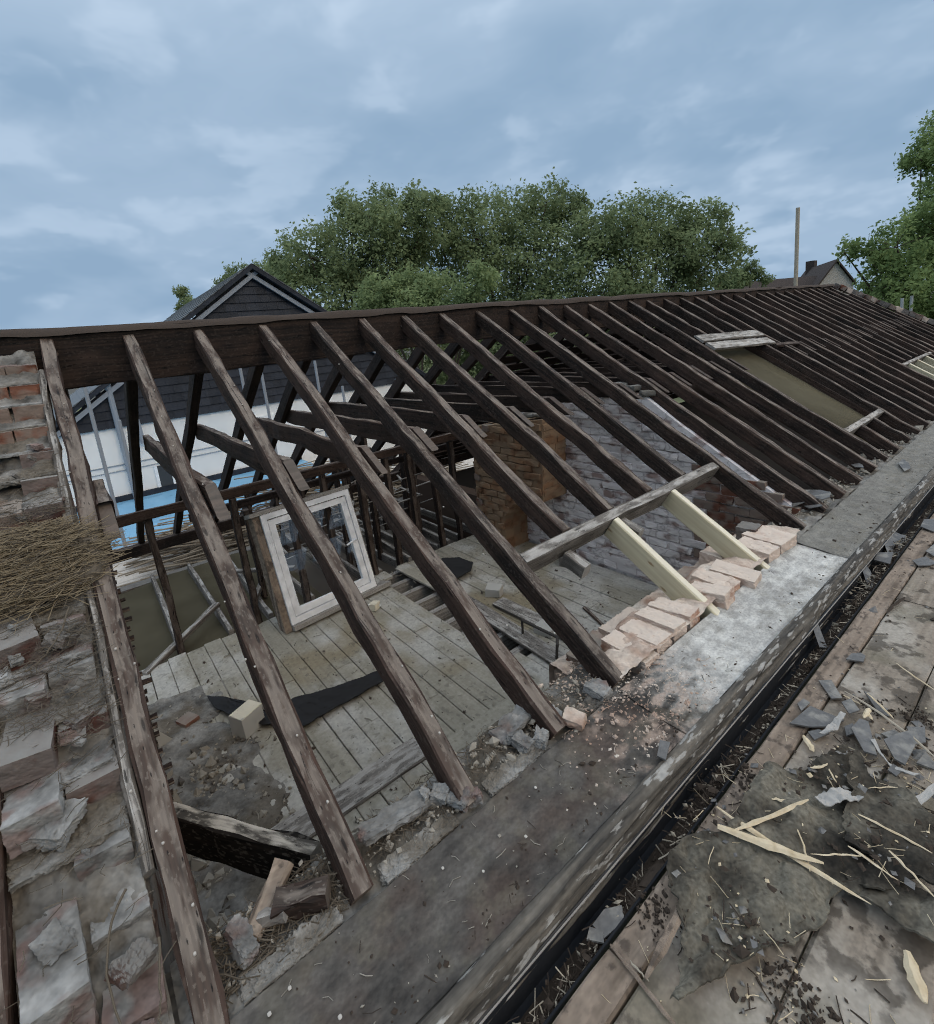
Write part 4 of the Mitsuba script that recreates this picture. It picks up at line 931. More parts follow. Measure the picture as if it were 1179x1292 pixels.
for nm, x, y, w, d, h, rz, b, lab, cat in (('concrete_block', -3.39, 2.74, .14, .105, .085, .5, 'concrete', 'pale rectangular block on the floorboards between the curled felt and the iron bracket', 'block'),
        ('concrete_block', -2.62, 2.62, .16, .12, .06, .2, 'concrete', 'pale block lying on the loose boards inside the iron bracket', 'block'),
        ('wood_block', -4.06, 1.82, .075, .075, .065, .4, 'wood_pine', 'little wooden cube on the floor beside the window sill', 'block'),
        ('brick_piece', -3.30, 3.70, .10, .24, .09, .3, 'brick_dusty', 'dusty brick lying by the foot of the chimney breast', 'brick'),
        ('brick_piece', -3.70, .17, .12, .10, .05, .4, 'brick_red', 'broken red brick on the rubble near the gable', 'brick')):
    put(nm, moved(chunk(w, d, h, .005, .004, rng_next()), (x, y, -2.418 + h / 2), (0, 0, rz)), b, label=lab, category=cat)
for k, (a_, b_, lab) in enumerate((((-3.62, 2.475), (-2.28, 2.40), 'pale loose floorboard beside the open gap, nearer the gap'), ((-3.25, 2.66), (-2.16, 2.70), 'pale loose floorboard behind the iron bracket'), ((-4.60, 2.44), (-3.75, 2.47), 'loose floorboard at the far edge of the open gap'))):
    timber('loose_board', (*a_, -2.392 + .004 * k), (*b_, -2.388), .15, .022, 'wood_grey' if k < 2 else 'floor_wood', None, {'label': lab, 'category': 'board'}, seg=8, jit=.001, ch=.003)
put('iron_bracket', join([tube((-2.72, 2.45, -2.40), (-2.715, 2.45, -2.27), .010), tube((-2.715, 2.45, -2.27), (-2.36, 2.47, -2.275), .012), tube((-2.36, 2.47, -2.275), (-2.30, 2.40, -2.29), .012), tube((-2.30, 2.40, -2.27), (-2.31, 2.39, -2.42), .011)]), 'iron', label='rusty iron bracket standing over the loose boards', category='bracket')
timber('thin_batten', (-2.62, 3.1, -2.405), (-2.15, 2.92, -2.405), .03, .012, 'wood_old', None, {'label': 'thin dark batten on the floor of the far bay', 'category': 'batten'}, seg=3)
rq = np.random.default_rng(91)
def on_rubble(r):
    t = r.beta(1.3, 1.6); x = -1.75 - t * 2.25; y = -.08 + abs(r.normal(0, .20)) * (1.15 - .25 * t)
    return np.array([x, min(y, .75), -2.412 + .05 * max(0, .30 - y)])
put('rubble', grid(-4.1, -1.4, -.1, .50, 130, 50, lambda x, y: -2.425 + np.clip(.42 - y + top_noise(x, y, .5, 5, 71), 0, 1) * .11 + top_noise(x, y, .03, 18, 72) * np.clip(.45 - y, 0, .4) * 2.5), 'mortar', smooth=True, label='bank of fallen mortar and dust along the foot of the gable wall', category='rubble', kind='stuff')
put('rubble_crumbs', join([bits(1500, on_rubble, .010, rq, .6), bits(150, on_rubble, .024, rq, .6)]), 'rubble', label='crumbs of mortar scattered over the floor by the gable', category='rubble', kind='stuff')
put('rubble_crumbs', bits(700, on_rubble, .012, rq, .6), 'rubble_dark', label='dark crumbs of sooty dirt and brick scattered over the floor by the gable', category='rubble', kind='stuff')
def on_floor(r): return np.array([r.uniform(-4.6, -1.5), r.uniform(.2, 3.7), -2.414])
put('floor_litter', join([bits(520, on_floor, .006, rq, .3, True), strands(110, on_floor, .06, .0016, rq)]), 'debris_dark', label='dark specks and splinters scattered over the floorboards', category='litter', kind='stuff')
put('floor_litter', join([bits(420, on_floor, .005, rq, .5), strands(60, on_floor, .08, .003, rq)]), 'rubble', label='pale specks of mortar scattered over the floorboards', category='litter', kind='stuff')
# litter in the bays at the eaves
def in_bay(y0, y1):
    return lambda r: np.array([r.uniform(-1.31, -1.13), r.uniform(y0, y1), -1.462 + abs(r.normal(0, .012))])
put('eaves_litter', join([strands(420, in_bay(-.02, .33), .075, .0016, rq, .3, .2), strands(240, in_bay(.42, .70), .05, .0012, rq, .3, .2), strands(160, in_bay(.8, 1.1), .05, .0013, rq, .2, .2), strands(200, in_bay(1.15, 1.6), .045, .0012, rq, .2, .2), strands(260, in_bay(3.3, 6.5), .07, .002, rq, .2, .2)]), 'straw_dull', label='dry straw and twigs lodged in the eaves between the rafter feet', category='straw', kind='stuff')
put('eaves_crumbs', join([bits(500, in_bay(-.03, 1.6), .006, rq, .6), bits(500, in_bay(3.3, 7.0), .012, rq, .5), bits(60, in_bay(.4, 1.1), .014, rq, .5)]), 'rubble', label='crumbs of mortar lodged in the eaves between the rafter feet', category='rubble', kind='stuff')
def pinkdust(r): return np.array([r.uniform(-1.33, -.83), r.normal(1.46, .16), -1.452 + abs(r.normal(0, .006))])
put('brick_dust', join([bits(900, pinkdust, .004, rq, .5, True), strands(40, pinkdust, .05, .0014, rq)]), 'lime_mortar', label='pinkish brick dust strewn over the cornice beside the new brickwork', category='dust', kind='stuff')
def on_cornice(r):
    y = r.uniform(-.2, 6.0) if r.random() < .6 else r.uniform(.1, 2.0)
    x = -.815 - abs(r.normal(0, .03)) if r.random() < .55 else r.uniform(-1.08, -.82)
    return np.array([x, y, -1.452 - .03 * (x + 1.088) / .28 + .003])
put('cornice_grit', join([bits(160, on_cornice, .0028, rq, .5, True), strands(90, on_cornice, .035, .0009, rq, .2, .1)]), 'rubble', label='pale grit and chips of straw scattered along the cornice', category='grit', kind='stuff')
put('cornice_grit', join([bits(420, on_cornice, .0038, rq, .5, True), strands(60, on_cornice, .04, .001, rq, .2, .1)]), 'debris_dark', label='dark grit scattered along the cornice', category='grit', kind='stuff')
for a_, b_, w, d, bb, lab in (((-1.345, .205, -1.43), (-1.215, .07, -1.425), .05, .02, 'plank_brown', 'split brown wedge of wood in the first eaves bay'), ((-1.24, .145, -1.405), (-1.165, .265, -1.40), .06, .045, 'wood_old', 'dark offcut of batten on the straw in the first eaves bay'), ((-1.245, .10, -1.425), (-1.20, .16, -1.41), .03, .03, 'wood_grey', 'small grey stub of wood under the dark offcut in the first eaves bay')):
    timber('wood_scrap', a_, b_, w, d, bb, None, {'label': lab, 'category': 'wood scrap'}, seg=4, jit=.004)
put('mortar_scrap', moved(rock(.085, .065, .045, 4, .016, 9, 44, .3), (-1.10, 1.21, -1.428), (.2, .1, .4)), 'lime_mortar', smooth=30, label='pale orange lump of mortar at the foot of the fourth rafter', category='mortar lump')
for k, pl in enumerate(CORNSLATE): put('slate_shard', sheet(pl, -1.452, .006, (.05, .1)), 'slate', label='small slate shard lying on the cornice', category='slate')
es_lab = ['long curved slate wedged upright at the rafter feet past the new brickwork', 'pale shard of slate beside the long curved slate', 'shard of slate wedged in the eaves two bays past the long curved slate', 'pale slate flake lying on the far cornice', 'flat slate flake nearest the new brickwork']
for k, pl in enumerate(EAVSLATES):
    v, f = sheet([p[:2] for p in pl], -1.43 if k != 3 else -1.455, .006, (.35, .1) if k != 3 else (0, .05), k)
    put('slate_shard', (v, f), 'slate', label=es_lab[k], category='slate')
gl = ['rounded slate propped across the gutter, farthest of three', 'narrow slate propped across the gutter, middle of three', 'strip of slate propped in the gutter by the new brickwork, nearest of three', 'grey slate shard in the near end of the gutter', 'small slate shard at the very near end of the gutter', 'small pale slate chip on the rounded slate in the gutter']
for k, pl in enumerate(GUTSLATES):
    v, f = sheet([p[:2] for p in pl], -1.60 if k < 3 else (-1.585 if k < 5 else -1.555), .006, (-.45, 0) if k < 3 else (.1, .15), k)
    put('slate_shard', (v, f), 'slate', label=gl[k], category='slate')
# fluff-capped nails
for k, p in enumerate(NAILS):
    put('nail', moved(rock(.0075, .0065, .006, 2, .001, 9, k, .6), (p[0], p[1], p[2] + .003)), 'nail_fluff', H)
put('nail', join([moved(rock(.009, .008, .003, 2, .001, 9, k, .6), (p[0], p[1], -1.451)) for k, p in enumerate(CORNNAILS)]), 'nail_fluff', CO, kind='stuff')

# straw nest on the gable wall
rn = np.random.default_rng(52)
NC = np.array([-2.31, -.225])
def nest(r):
    a, q = r.uniform(0, 2 * np.pi), math.sqrt(r.random()) * r.uniform(.75, 1.18)
    x = NC[0] + .160 * q * math.cos(a); y = NC[1] + .20 * q * math.sin(a)
    return np.array([x, y, zroof(x) + .008 + .040 * max(0, 1 - q ** 2) + r.uniform(-.01, .015)])
NS = thing('straw_nest', 'old straw bird nest spread over the stepped gable wall', 'nest')
mv = rock(.27, .38, .07, 5, .012, 14, 5, .5)
put('lining', moved(mv, (NC[0], NC[1], zroof(NC[0]) - .005), (0, .57, 0)), 'straw_dull', NS, smooth=40)
put('straw', strands(1500, nest, .17, .0013, rn, .22, .2, lambda r: r.normal(1.75, .55)), 'straw', NS, kind='stuff')
put('straw', strands(1300, nest, .11, .0013, rn, .5, .3), 'straw_dull', NS, kind='stuff')
def loose_straw(r):
    x = r.choice([r.normal(-2.02, .05), r.normal(-1.82, .05), r.normal(-1.95, .18), r.uniform(-2.8, -1.2), r.normal(-2.55, .04)])
    return np.array([x, r.uniform(-.35, -.09), zroof(x) + .018 + r.uniform(-.02, .01)])
put('loose_straw', strands(650, loose_straw, .075, .0011, rn, .3, .15), 'straw_dull', label='loose straw strewn down the stepped gable wall', category='straw', kind='stuff')
for k, pts in enumerate(([(-1.36, -.14), (-1.30, -.19), (-1.20, -.20), (-1.13, -.17), (-1.08, -.13)], [(-1.25, -.10), (-1.18, -.115), (-1.12, -.13)], [(-2.1, -.15), (-1.98, -.22), (-1.95, -.30)], [(-1.22, -.27), (-1.17, -.25), (-1.15, -.2)])):
    pq = np.array([(x, y, zroof(x) + .028) for x, y in pts]); tt = np.linspace(0, len(pq) - 1, 14)
    co = [np.polyfit(np.arange(len(pq)), pq[:, a], min(3, len(pq) - 1)) for a in range(3)]
    pq = np.stack([np.polyval(c_, tt) for c_ in co], -1) + rn.normal(0, .0015, (14, 3))
    put('dry_root', path_tube(list(pq), list(np.linspace(.0032, .0014, 14))), 'straw_dull', smooth=30,
        label=['long curved dry root across the lowest stones of the gable wall', 'short straight twig beside the nearest rafter foot', 'pale root hanging below the straw nest', 'short bent root at the left on the lowest stones'][k], category='root')

# ------------------------------------------------------------------ the scaffold one stands on, and its litter
SC = thing('scaffold_platform', 'scaffold platform of stained boards along the gutter, strewn with broken slate', 'scaffold')
ZS = -1.55
timber('board', (-.600, -.2, ZS + .004), (-.600, .772, ZS + .003), .086, .036, 'plank_brown', SC, {'label': 'reddish brown board nearest the gutter'}, seg=12, jit=.0012, bow=.002)
timber('board', (-.600, .778, ZS + .001), (-.599, 4.6, ZS + .002), .086, .036, 'plank_brown', SC, seg=30, jit=.0012, bow=.002)
timber('board', (-.600, 4.61, ZS), (-.599, 8.6, ZS), .086, .036, 'plank_brown', SC, seg=20, jit=.0012)
for k, (x0, x1) in enumerate(((-.549, -.324), (-.317, -.094), (-.087, .136), (.143, .366))):
    for y0, y1 in ((-.3, 3.1 + .4 * (k % 2)), (3.108 + .4 * (k % 2), 8.6)):
        timber('board', ((x0 + x1) / 2, y0, ZS + .001 * k), ((x0 + x1) / 2, y1, ZS + .001 * k), x1 - x0, .038, 'scaffold_wood', SC, seg=24, jit=.0012)
for y in (-.25, 1.9, 4.0, 6.2, 8.4):
    put('transom', tube((-.66, y, ZS - .07), (.6, y, ZS - .07), .024), 'steel', SC)
    put('standard', tube((.45, y + .06, -7), (.45, y + .06, ZS + .0), .024), 'steel', SC)
slab_n = ['dark triangular slate, largest of the near heap', 'four-sided slate lying across the brown board', 'long bluish slate upright in the heap', 'broad bluish slate in the middle of the heap', 'slate with two points on the right of the heap', 'long blue-grey slate lying alone beneath the heap', 'narrow slate under a long splinter above the heap', 'half-moon slate resting on the gap beside the brown board', 'dark slate just behind the triangular slate', 'dark slate at the right edge under a long splinter', 'small slate tucked above the triangular slate', 'slate at the right edge beside a bent lead strip', 'little slate chip between the two big slates', 'slate at the top right, beside the far gutter', 'slate at the far right end of the boards', 'slate shard lying over the far gap', 'dark slate flake in the crumbs of the heap', 'slate flake by the gutter behind the triangular slate', 'slate flake below the upright slate']
for k, pl in enumerate(SLATES):
    r = np.random.default_rng(900 + k)
    v, f = sheet(pl, ZS + .006 + (.012 * (k % 4) if k in (0, 2, 3, 4, 8, 10, 12, 16, 18) else .002), .006, (r.normal(0, .05), r.normal(0, .05)), k)
    put('slate_shard', (v, f), 'slate', label=slab_n[k], category='slate')
ld = ['crumpled pale lead flashing lying on the felt', 'long curled lead strip beside the upright slate', 'bent lead strip at the right edge', 'pale crumpled lead under the triangular slate']
for k, pl in enumerate(LEADS):
    v, f = sheet(pl, ZS + (.045 if k == 0 else .022), .003, (.05, .05), 20 + k, .05 if k in (0, 3) else .03, .008, 26)
    put('lead_strip', (v, f), 'lead', smooth=25, label=ld[k], category='lead strip')
fl = ['large crumpled sheet of mossy roofing felt with torn edges', 'upper sheet of brown roofing felt curling over beside the slates', 'dark strip of roofing felt under the long blue-grey slate']
for k, pl in enumerate(FELTS):
    v, f = sheet(pl, ZS + .004 + .006 * k, .006, (0, 0), 30 + k, (.060, .085, .04)[k], .009, rag=.0022)
    v[:, 2] += .055 * np.abs(meshkit.fbm(np.c_[v[:, :2] * [11, 8], np.full(len(v), k + 3.)], 3, seed=8) - .5)
    fold = meshkit.noise(np.c_[v[:, :2] * [16, 5], np.full(len(v), k)], 3) - .5
    v[:, 2] += np.maximum(fold, 0) * .05
    v[:, :2] += (meshkit.noise(np.c_[v[:, :2] * 40, np.full(len(v), 2.)], 5)[:, None] - .5) * .012
    put('roofing_felt', (v, f), 'felt', smooth=35, label=fl[k], category='roofing felt')


def felt_z(p):
    z = ZS
    for k, pl in enumerate(FELTS):
        if sg.Polygon(pl).buffer(0).contains(sg.Point(*p)): z = ZS + .05 + .012 * k
    return z


def splinter(pts, w, z, r, mat, **lab):
    w = w * .82
    P_ = [np.array(p, float) for p in pts]
    if len(P_) == 2: P_.insert(1, (P_[0] + P_[1]) / 2 + r.normal(0, .004, 2))
    P_ = [np.array([p[0], p[1], z + .004 + w * .3 + .012 * (i == 2) * r.random()]) for i, p in enumerate(P_)]
    V, Fs = [], []; ws = [w * r.uniform(.25, .6), w, w * r.uniform(.8, 1.1), w * r.uniform(.15, .4)]
    n = 9; seq = [P_[0] * (1 - t) * (1 - t) + 2 * P_[1] * t * (1 - t) + P_[2] * t * t for t in np.linspace(0, 1, n)]
    tdir = unit(P_[2] - P_[0]); s = unit(np.cross([0, 0, 1], tdir))
    for i, q in enumerate(seq):
        ww = np.interp(i / (n - 1), [0, .25, .8, 1], ws) / 2 * (1 + r.normal(0, .13)); hh = min(ww * .55, .008) * (1 + r.normal(0, .15))
        c = q + s * r.normal(0, .0012)
        V += [c - s * ww, c - s * ww * .3 + [0, 0, hh], c + s * ww * .8 + [0, 0, hh * .7], c + s * ww, c - [0, 0, hh]]
    for i in range(n - 1):
        for j in range(5):
            a, b = i * 5 + j, i * 5 + (j + 1) % 5
            Fs += [(a, b, b + 5), (a, b + 5, a + 5)]
    Fs += [(0, 2, 1), (0, 3, 2), (0, 4, 3)]; o = (n - 1) * 5; Fs += [(o, o + 1, o + 2), (o, o + 2, o + 3), (o, o + 3, o + 4)]
    return put('wood_splinter', (np.array(V), np.array(Fs)), mat, **lab)


sp_lab = ['thickest splinter of fresh pale wood, lying across the felt', 'long thin pale splinter crossing under the thickest one', 'pale splinter pointing up right from the crossing of splinters', 'long splinter above the blue-grey slate', 'thin splinter left of the blue-grey slate', 'tapering splinter over the lower end of the blue-grey slate', 'pale stick leaning across a board joint above the heap', 'broad stub of split pine at the bottom right', 'short pale stub in the slate heap', 'long brownish batten splinter running through the slate heap', 'short pale splinter on the felt beside the curl', 'small upright splinter on the felt beside the curl', 'flat pale stub below the triangular slate', 'hair-thin splinter crossing the thickest one', 'thin straw-like splinter under the thickest one', 'hair-thin splinter beside the crumpled lead', 'tiny pale stub beside the upright slate', 'thin splinter above the upright slate', 'small splinter on the felt above the thickest one', 'small flat splinter left on the felt', 'thin splinter beside the four-sided slate']
rz = np.random.default_rng(66)
for k, (pts, w) in enumerate(SPLINTERS):
    z = max(felt_z(p) for p in pts) + (.012 if k in (0, 2) else .004)
    if k in (9, 16, 17, 8): z += .02
    splinter(pts, w, z, rz, 'fresh_wood' if k not in (9,) else 'debris_pale', label=sp_lab[k], category='splinter')
dk_lab = ['dark brown splinter lying across the brown board and felt', 'long brown stick crossing the boards at the bottom', 'dark rotten scrap lying in the gap between far boards', 'thin pale stick beside the long brown stick']
for k, (pts, w) in enumerate(DARKWOOD):
    splinter(pts[:2] + pts[2:3], w, ZS + (.03 if k == 0 else .004), rz, ('plank_brown', 'plank_brown', 'debris_dark', 'debris_pale')[k], label=dk_lab[k], category='splinter')
heap = np.array([(-.33, 1.9), (-.40, 1.75), (-.25, 1.8), (-.45, 1.65), (-.30, 2.0), (-.22, 1.7), (-.28, 1.45), (-.60, 1.25), (-.58, 1.42), (-.2, 1.0), (-.42, 1.05), (-.38, .98)])
def scat(r):
    if r.random() < .62:
        c = heap[r.integers(len(heap))]; p = c + r.normal(0, .06, 2)
    else: p = np.array([r.uniform(-.64, .1), r.uniform(.6, 5.0)])
    return np.array([p[0], p[1], felt_z(p) + .004])
put('scaffold_litter', join([bits(620, scat, .006, rz, .35, True), strands(130, scat, .05, .0015, rz, .1, .1)]), 'debris_dark', label='dark crumbs scattered over the scaffold boards', category='litter', kind='stuff')
put('scaffold_litter', join([bits(300, scat, .0028, rz, .35, True), strands(240, scat, .05, .0009, rz, .06, .12)]), 'fresh_wood', label='pale wood shavings scattered over the scaffold boards', category='litter', kind='stuff')
put('scaffold_litter', join([bits(240, scat, .0075, rz, .25, True)]), 'slate', label='slate crumbs scattered over the scaffold boards', category='litter', kind='stuff')
def dirtspot(r):
    c = np.array([(-.60, .93), (-.33, 1.02), (-.24, .99), (-.42, 2.15), (-.3, 2.2), (-.60, 1.50)])[r.integers(6)]
    p = c + r.normal(0, .028, 2); return np.array([p[0], p[1], felt_z(p) + .003])
put('soot_clumps', bits(700, dirtspot, .0045, rz, .5), 'debris_dark', label='clumps of black dirt lying along the board joints', category='dirt', kind='stuff')

# ------------------------------------------------------------------ scaffold and broken laths beyond the rear slope
RS = thing('rear_scaffold', 'scaffold of pale boards and grey tubes beyond the rear slope of the stripped roof', 'scaffold')
for k in range(7):
    x = -7.30 - .235 * k
    timber('board', (x, -2.0, -2.74 + .003 * k), (x + .02, 13.5, -2.74), .225, .04, 'board_pale', RS, seg=20, jit=.002)
for k, p in enumerate(SPOLES):
    put('standard', tube((p[0], p[1], -7.0), p, .026), 'fascia_grey', RS)
put('ledger', tube((-9.15, -2.5, -2.82), (-9.15, 9.5, -2.82), .026), 'steel', RS)
rl = np.random.default_rng(15)
LV = []
for k in range(520):
    y = rl.uniform(.55, 5.6); x = -8.05 + rl.normal(0, .38); L = rl.uniform(.6, 1.5); an = rl.normal(1.25, .28)
    h = -2.70 + .95 * rl.random() * math.exp(-((x + 8.05) / .45) ** 2) * math.exp(-((y - 2.6) / 2.2) ** 2)
    c_, s2 = math.cos(an) * L / 2, math.sin(an) * L / 2; dz = rl.normal(0, .05)
    (v, f), _ = beam((x - c_, y - s2, h - dz), (x + c_, y + s2, h + dz), .034, .012, seg=1, ch=.002, jit=.001, rng=rl)
    LV.append((v, f))
put('lath_pile', join(LV), 'lath', label='heap of broken roofing laths beyond the rear slope', category='lath pile', kind='stuff')

# ------------------------------------------------------------------ neighbouring white house with slate-hung gable
WH = thing('slate_gabled_house', 'white rendered house behind, its tall gable hung with dark slate', 'house')
GX, AY, AZ, GS = -13.0, 3.95, 2.05, .70
EVZ, HW = -1.10, 4.50
put('wall', join([box(GX - 8.0, GX, AY - HW, AY + HW, -7.0, EVZ)]), 'render_white', WH, label='smooth white rendered wall')
# slate-hung triangle: every slate a thin plate, joined
tri = trimesh.creation.extrude_polygon(sg.Polygon([(AY - HW, EVZ + .002), (AY + HW, EVZ + .002), (AY, AZ)]), .05, engine='earcut')
tri.apply_transform(np.array([[0, 0, 1, GX - .03], [1, 0, 0, 0], [0, 1, 0, 0], [0, 0, 0, 1.]]))
put('gable', tri, 'house_slate', WH)
SV = []; rw = np.random.default_rng(3)
ec = .19
for j in range(17):
    z0 = EVZ - .03 + ec * j
    half = HW * (AZ - (z0 + ec)) / (AZ - EVZ)
    if half < .12: break
    n = int(2 * half / .25); o = (j % 2) * .125
    for k in range(-n // 2 - 1, n // 2 + 2):
        y = AY + k * .25 + o
        y0, y1 = max(y, AY - half - .1), min(y + .246, AY + half + .1)
        if y1 - y0 < .05: continue
        d = .012 + rw.uniform(0, .008)
        x0 = GX + .022
        SV.append((np.array([(x0 + .022 + d, y0, z0), (x0 + .022 + d, y1, z0), (x0 + .006, y1, z0 + ec + .02), (x0 + .006, y0, z0 + ec + .02), (x0, y0, z0), (x0, y1, z0)]), np.array([(0, 1, 2), (0, 2, 3), (4, 1, 0), (4, 5, 1)])))
put('hung_slates', join(SV), 'house_slate', WH, kind='stuff')
# roof slopes with their slates in courses
for s in (-1, 1):
    L = math.hypot(HW + .35, (HW + .35) * GS)
    t = np.array([0, s, -GS]) / math.hypot(1, GS); nrm = np.array([0, s * GS, 1]) / math.hypot(1, GS)
    top = np.array([0, AY, AZ + .16])
    CV = []
    for j in range(int(L / .2)):
        a0, a1 = j * .2, (j + 1) * .2 + .03
        p = [top + t * a0 + nrm * .0, top + t * a1 + nrm * .018, top + t * a1 - nrm * .01]
        V = np.array([[GX + .28, q[1], q[2]] for q in p] + [[GX - 8.3, q[1], q[2]] for q in p])
        CV.append((V, np.array([(0, 1, 4), (0, 4, 3), (1, 2, 5), (1, 5, 4), (0, 2, 1), (3, 4, 5)])))
    rk = put('roof', join(CV), 'roof_slate_lit', WH)
    und = np.array([[x, (top + t * a - nrm * .10)[1], (top + t * a - nrm * .10)[2]] for x in (GX + .27, GX - 8.2) for a in (0, L)] + [[x, (top + t * a - nrm * .012)[1], (top + t * a - nrm * .012)[2]] for x in (GX + .27, GX - 8.2) for a in (0, L)])
    put('verge', join([(und, np.array([(0, 1, 3), (0, 3, 2), (4, 6, 7), (4, 7, 5), (0, 4, 5), (0, 5, 1), (2, 3, 7), (2, 7, 6), (1, 5, 7), (1, 7, 3), (0, 2, 6), (0, 6, 4)]))]), 'house_slate', WH)
    def strip(off0, off1, x0, x1, a0=.0, a1=L):
        P_ = [(x, *(top + t * a - nrm * o)[1:]) for x in (x0, x1) for a in (a0, a1) for o in (off0, off1)]
        return trimesh.convex.convex_hull(np.array(P_))
    put('barge_board', strip(.17, .26, GX + .10, GX + .16, .13 * GS if False else .0), 'fascia_grey', WH)
    if s == -1:
        for a0, x0 in ((2.4, -15.2), (2.4, -16.9)):
            P_ = lambda a, o: (top + t * a + nrm * o)[1:]
            fr = [(x, *P_(a, o)) for x in (x0, x0 + 1.2) for a in (a0, a0 + 1.5) for o in (.02, .09)]
            kf = put('roof_window', trimesh.convex.convex_hull(np.array(fr)), 'fascia_grey', WH)
            pn = [(x, *P_(a, o)) for x in (x0 + .1, x0 + 1.1) for a in (a0 + .1, a0 + 1.4) for o in (.05, .093)]
            put('glazing', trimesh.convex.convex_hull(np.array(pn)), 'steel', kf)
put('downpipe', join([tube((GX + .12, .64, -.30), (GX + .12, .70, -7.0), .055), tube((GX + .12, .64, -.30), (GX + .14, .60, -.18), .07)]), 'fascia_grey', WH)
put('downpipe', tube((GX + .1, 1.0, -1.02), (GX + .1, 1.02, -1.55), .05), 'fascia_grey', WH)
put('cable', join([tube((GX + .02, -.5, -1.93), (GX + .02, 8.4, -1.95), .012), tube((GX + .02, -.5, -2.06), (GX + .02, 8.4, -2.08), .010)]), 'fascia_grey', WH)
wk = put('window', box(GX - .05, GX + .02, 1.17, 1.42, -2.68, -2.12), 'window_dark', WH)
put('frame', join([box(GX + .0, GX + .045, 1.42, 1.48, -2.70, -2.10), box(GX + .0, GX + .045, 1.11, 1.17, -2.70, -2.10)]), 'white_paint', wk)
put('vent', box(GX, GX + .06, 3.44, 3.62, -1.62, -1.48), 'steel', WH)
put('vent', box(GX, GX + .05, 3.2, 3.9, -1.72, -1.40), 'render_white', WH)
BE = thing('flat_roofed_extension', 'low extension with a bright blue membrane roof against the white house', 'extension')
put('roof', grid(-12.98, -9.35, -3.0, 4.4, 30, 60, lambda x, y: -2.72 + top_noise(x, y, .03, .8, 5)), 'membrane', BE, smooth=True, label='bright blue roofing membrane')
put('wall', box(-12.9, -9.45, -2.9, 4.3, -7.0, -2.78), 'render_white', BE)
put('flashing', box(-12.99, -12.93, -3.0, 4.4, -2.72, -2.60), 'house_slate', BE)
put('edge_trim', box(-9.40, -9.32, -3.0, 4.4, -2.80, -2.69), 'fascia_grey', BE)

# ------------------------------------------------------------------ far house, pole, scaffold tubes on the right
FHK = thing('brown_tiled_house', 'distant brown tiled house with a pale gable, past the far roof end', 'house')
A_, Bl, Br, Rl, Ct = [np.array(p) for p in FARHOUSE]
side = unit((Br - Bl) * [1, 1, 0]); back = (Rl - A_) + unit(np.array([A_[0], A_[1], 0])) * 11.0; back[2] = 0; back = unit(back) * 12.0
hw = np.linalg.norm((Br - Bl)[:2]) / 2 * 1.15
el = A_ - side * hw + [0, 0, -2.0]; er = A_ + side * hw + [0, 0, -2.0]
g0, g1 = el * [1, 1, 0] + [0, 0, -7], er * [1, 1, 0] + [0, 0, -7]
Vh = np.array([A_, el, er, g0, g1]); Vh2 = Vh + back
put('wall', (np.vstack([Vh, Vh2]), np.array([(0, 1, 2), (1, 3, 4), (1, 4, 2), (5, 7, 6), (6, 9, 8), (6, 7, 9), (1, 6, 8), (1, 8, 3), (2, 4, 9), (2, 9, 7)])), 'gable_pale', FHK)
for s, e in ((-1, el), (1, er)):
    o = np.array([0, 0, .12]); ee = A_ + (e - A_) * 1.12
    q = [A_ - unit(back) * .3 + o, ee - unit(back) * .3 + o, ee + back + o, A_ + back + o]
    q2 = [p + np.array([0, 0, .18]) for p in q]
    put('roof', trimesh.convex.convex_hull(np.array(q + q2)), 'tile_brown', FHK)
cb = A_ + back * .80
put('chimney', box(cb[0] - .4, cb[0] + .4, cb[1] - .4, cb[1] + .4, cb[2] - 1.2, cb[2] + 1.0), 'tile_brown', FHK)
LR = thing('low_roofed_house', 'low brown roof of a distant house left of the pale gable', 'house')
c0, c1 = np.array(LOWROOF[0]), np.array(LOWROOF[1]); dv = unit((c1 - c0) * [1, 1, 0]); pv = np.array([-dv[1], dv[0], 0])
P_ = [c0 - dv * 3, c1 + dv * 3]
put('roof', trimesh.convex.convex_hull(np.array([p for p in P_] + [p + pv * s * 3 + [0, 0, -2.2] for p in P_ for s in (-1, 1)])), 'tile_brown', LR)
put('wall', trimesh.convex.convex_hull(np.array([p + pv * s * 2.7 + [0, 0, -h] for p in P_ for s in (-1, 1) for h in (2.21, 9)])), 'gable_pale', LR)
put('wooden_pole', tube((POLE[0][0], POLE[0][1], -7.0), POLE[1], .062, .052, 12), 'debris_pale', smooth=40, label='tall bare pole standing behind the far end of the ridge', category='pole')
RG = thing('right_scaffold', 'grey scaffold tubes with a guard rail in front of the right tree', 'scaffold')
for p in RPOLES: put('standard', tube((p[0], p[1], -7), p, .045), 'steel', RG)
a_, b_ = np.array(RRAIL[0]), np.array(RRAIL[1])
put('guard_rail', tube(a_ - (b_ - a_) * .2, b_ + (b_ - a_) * 2, .035), 'steel', RG)
for p in (b_, b_ + (b_ - a_) * 1.8): put('standard', tube((p[0], p[1], -7), (p[0], p[1], p[2] + .3), .035), 'steel', RG)

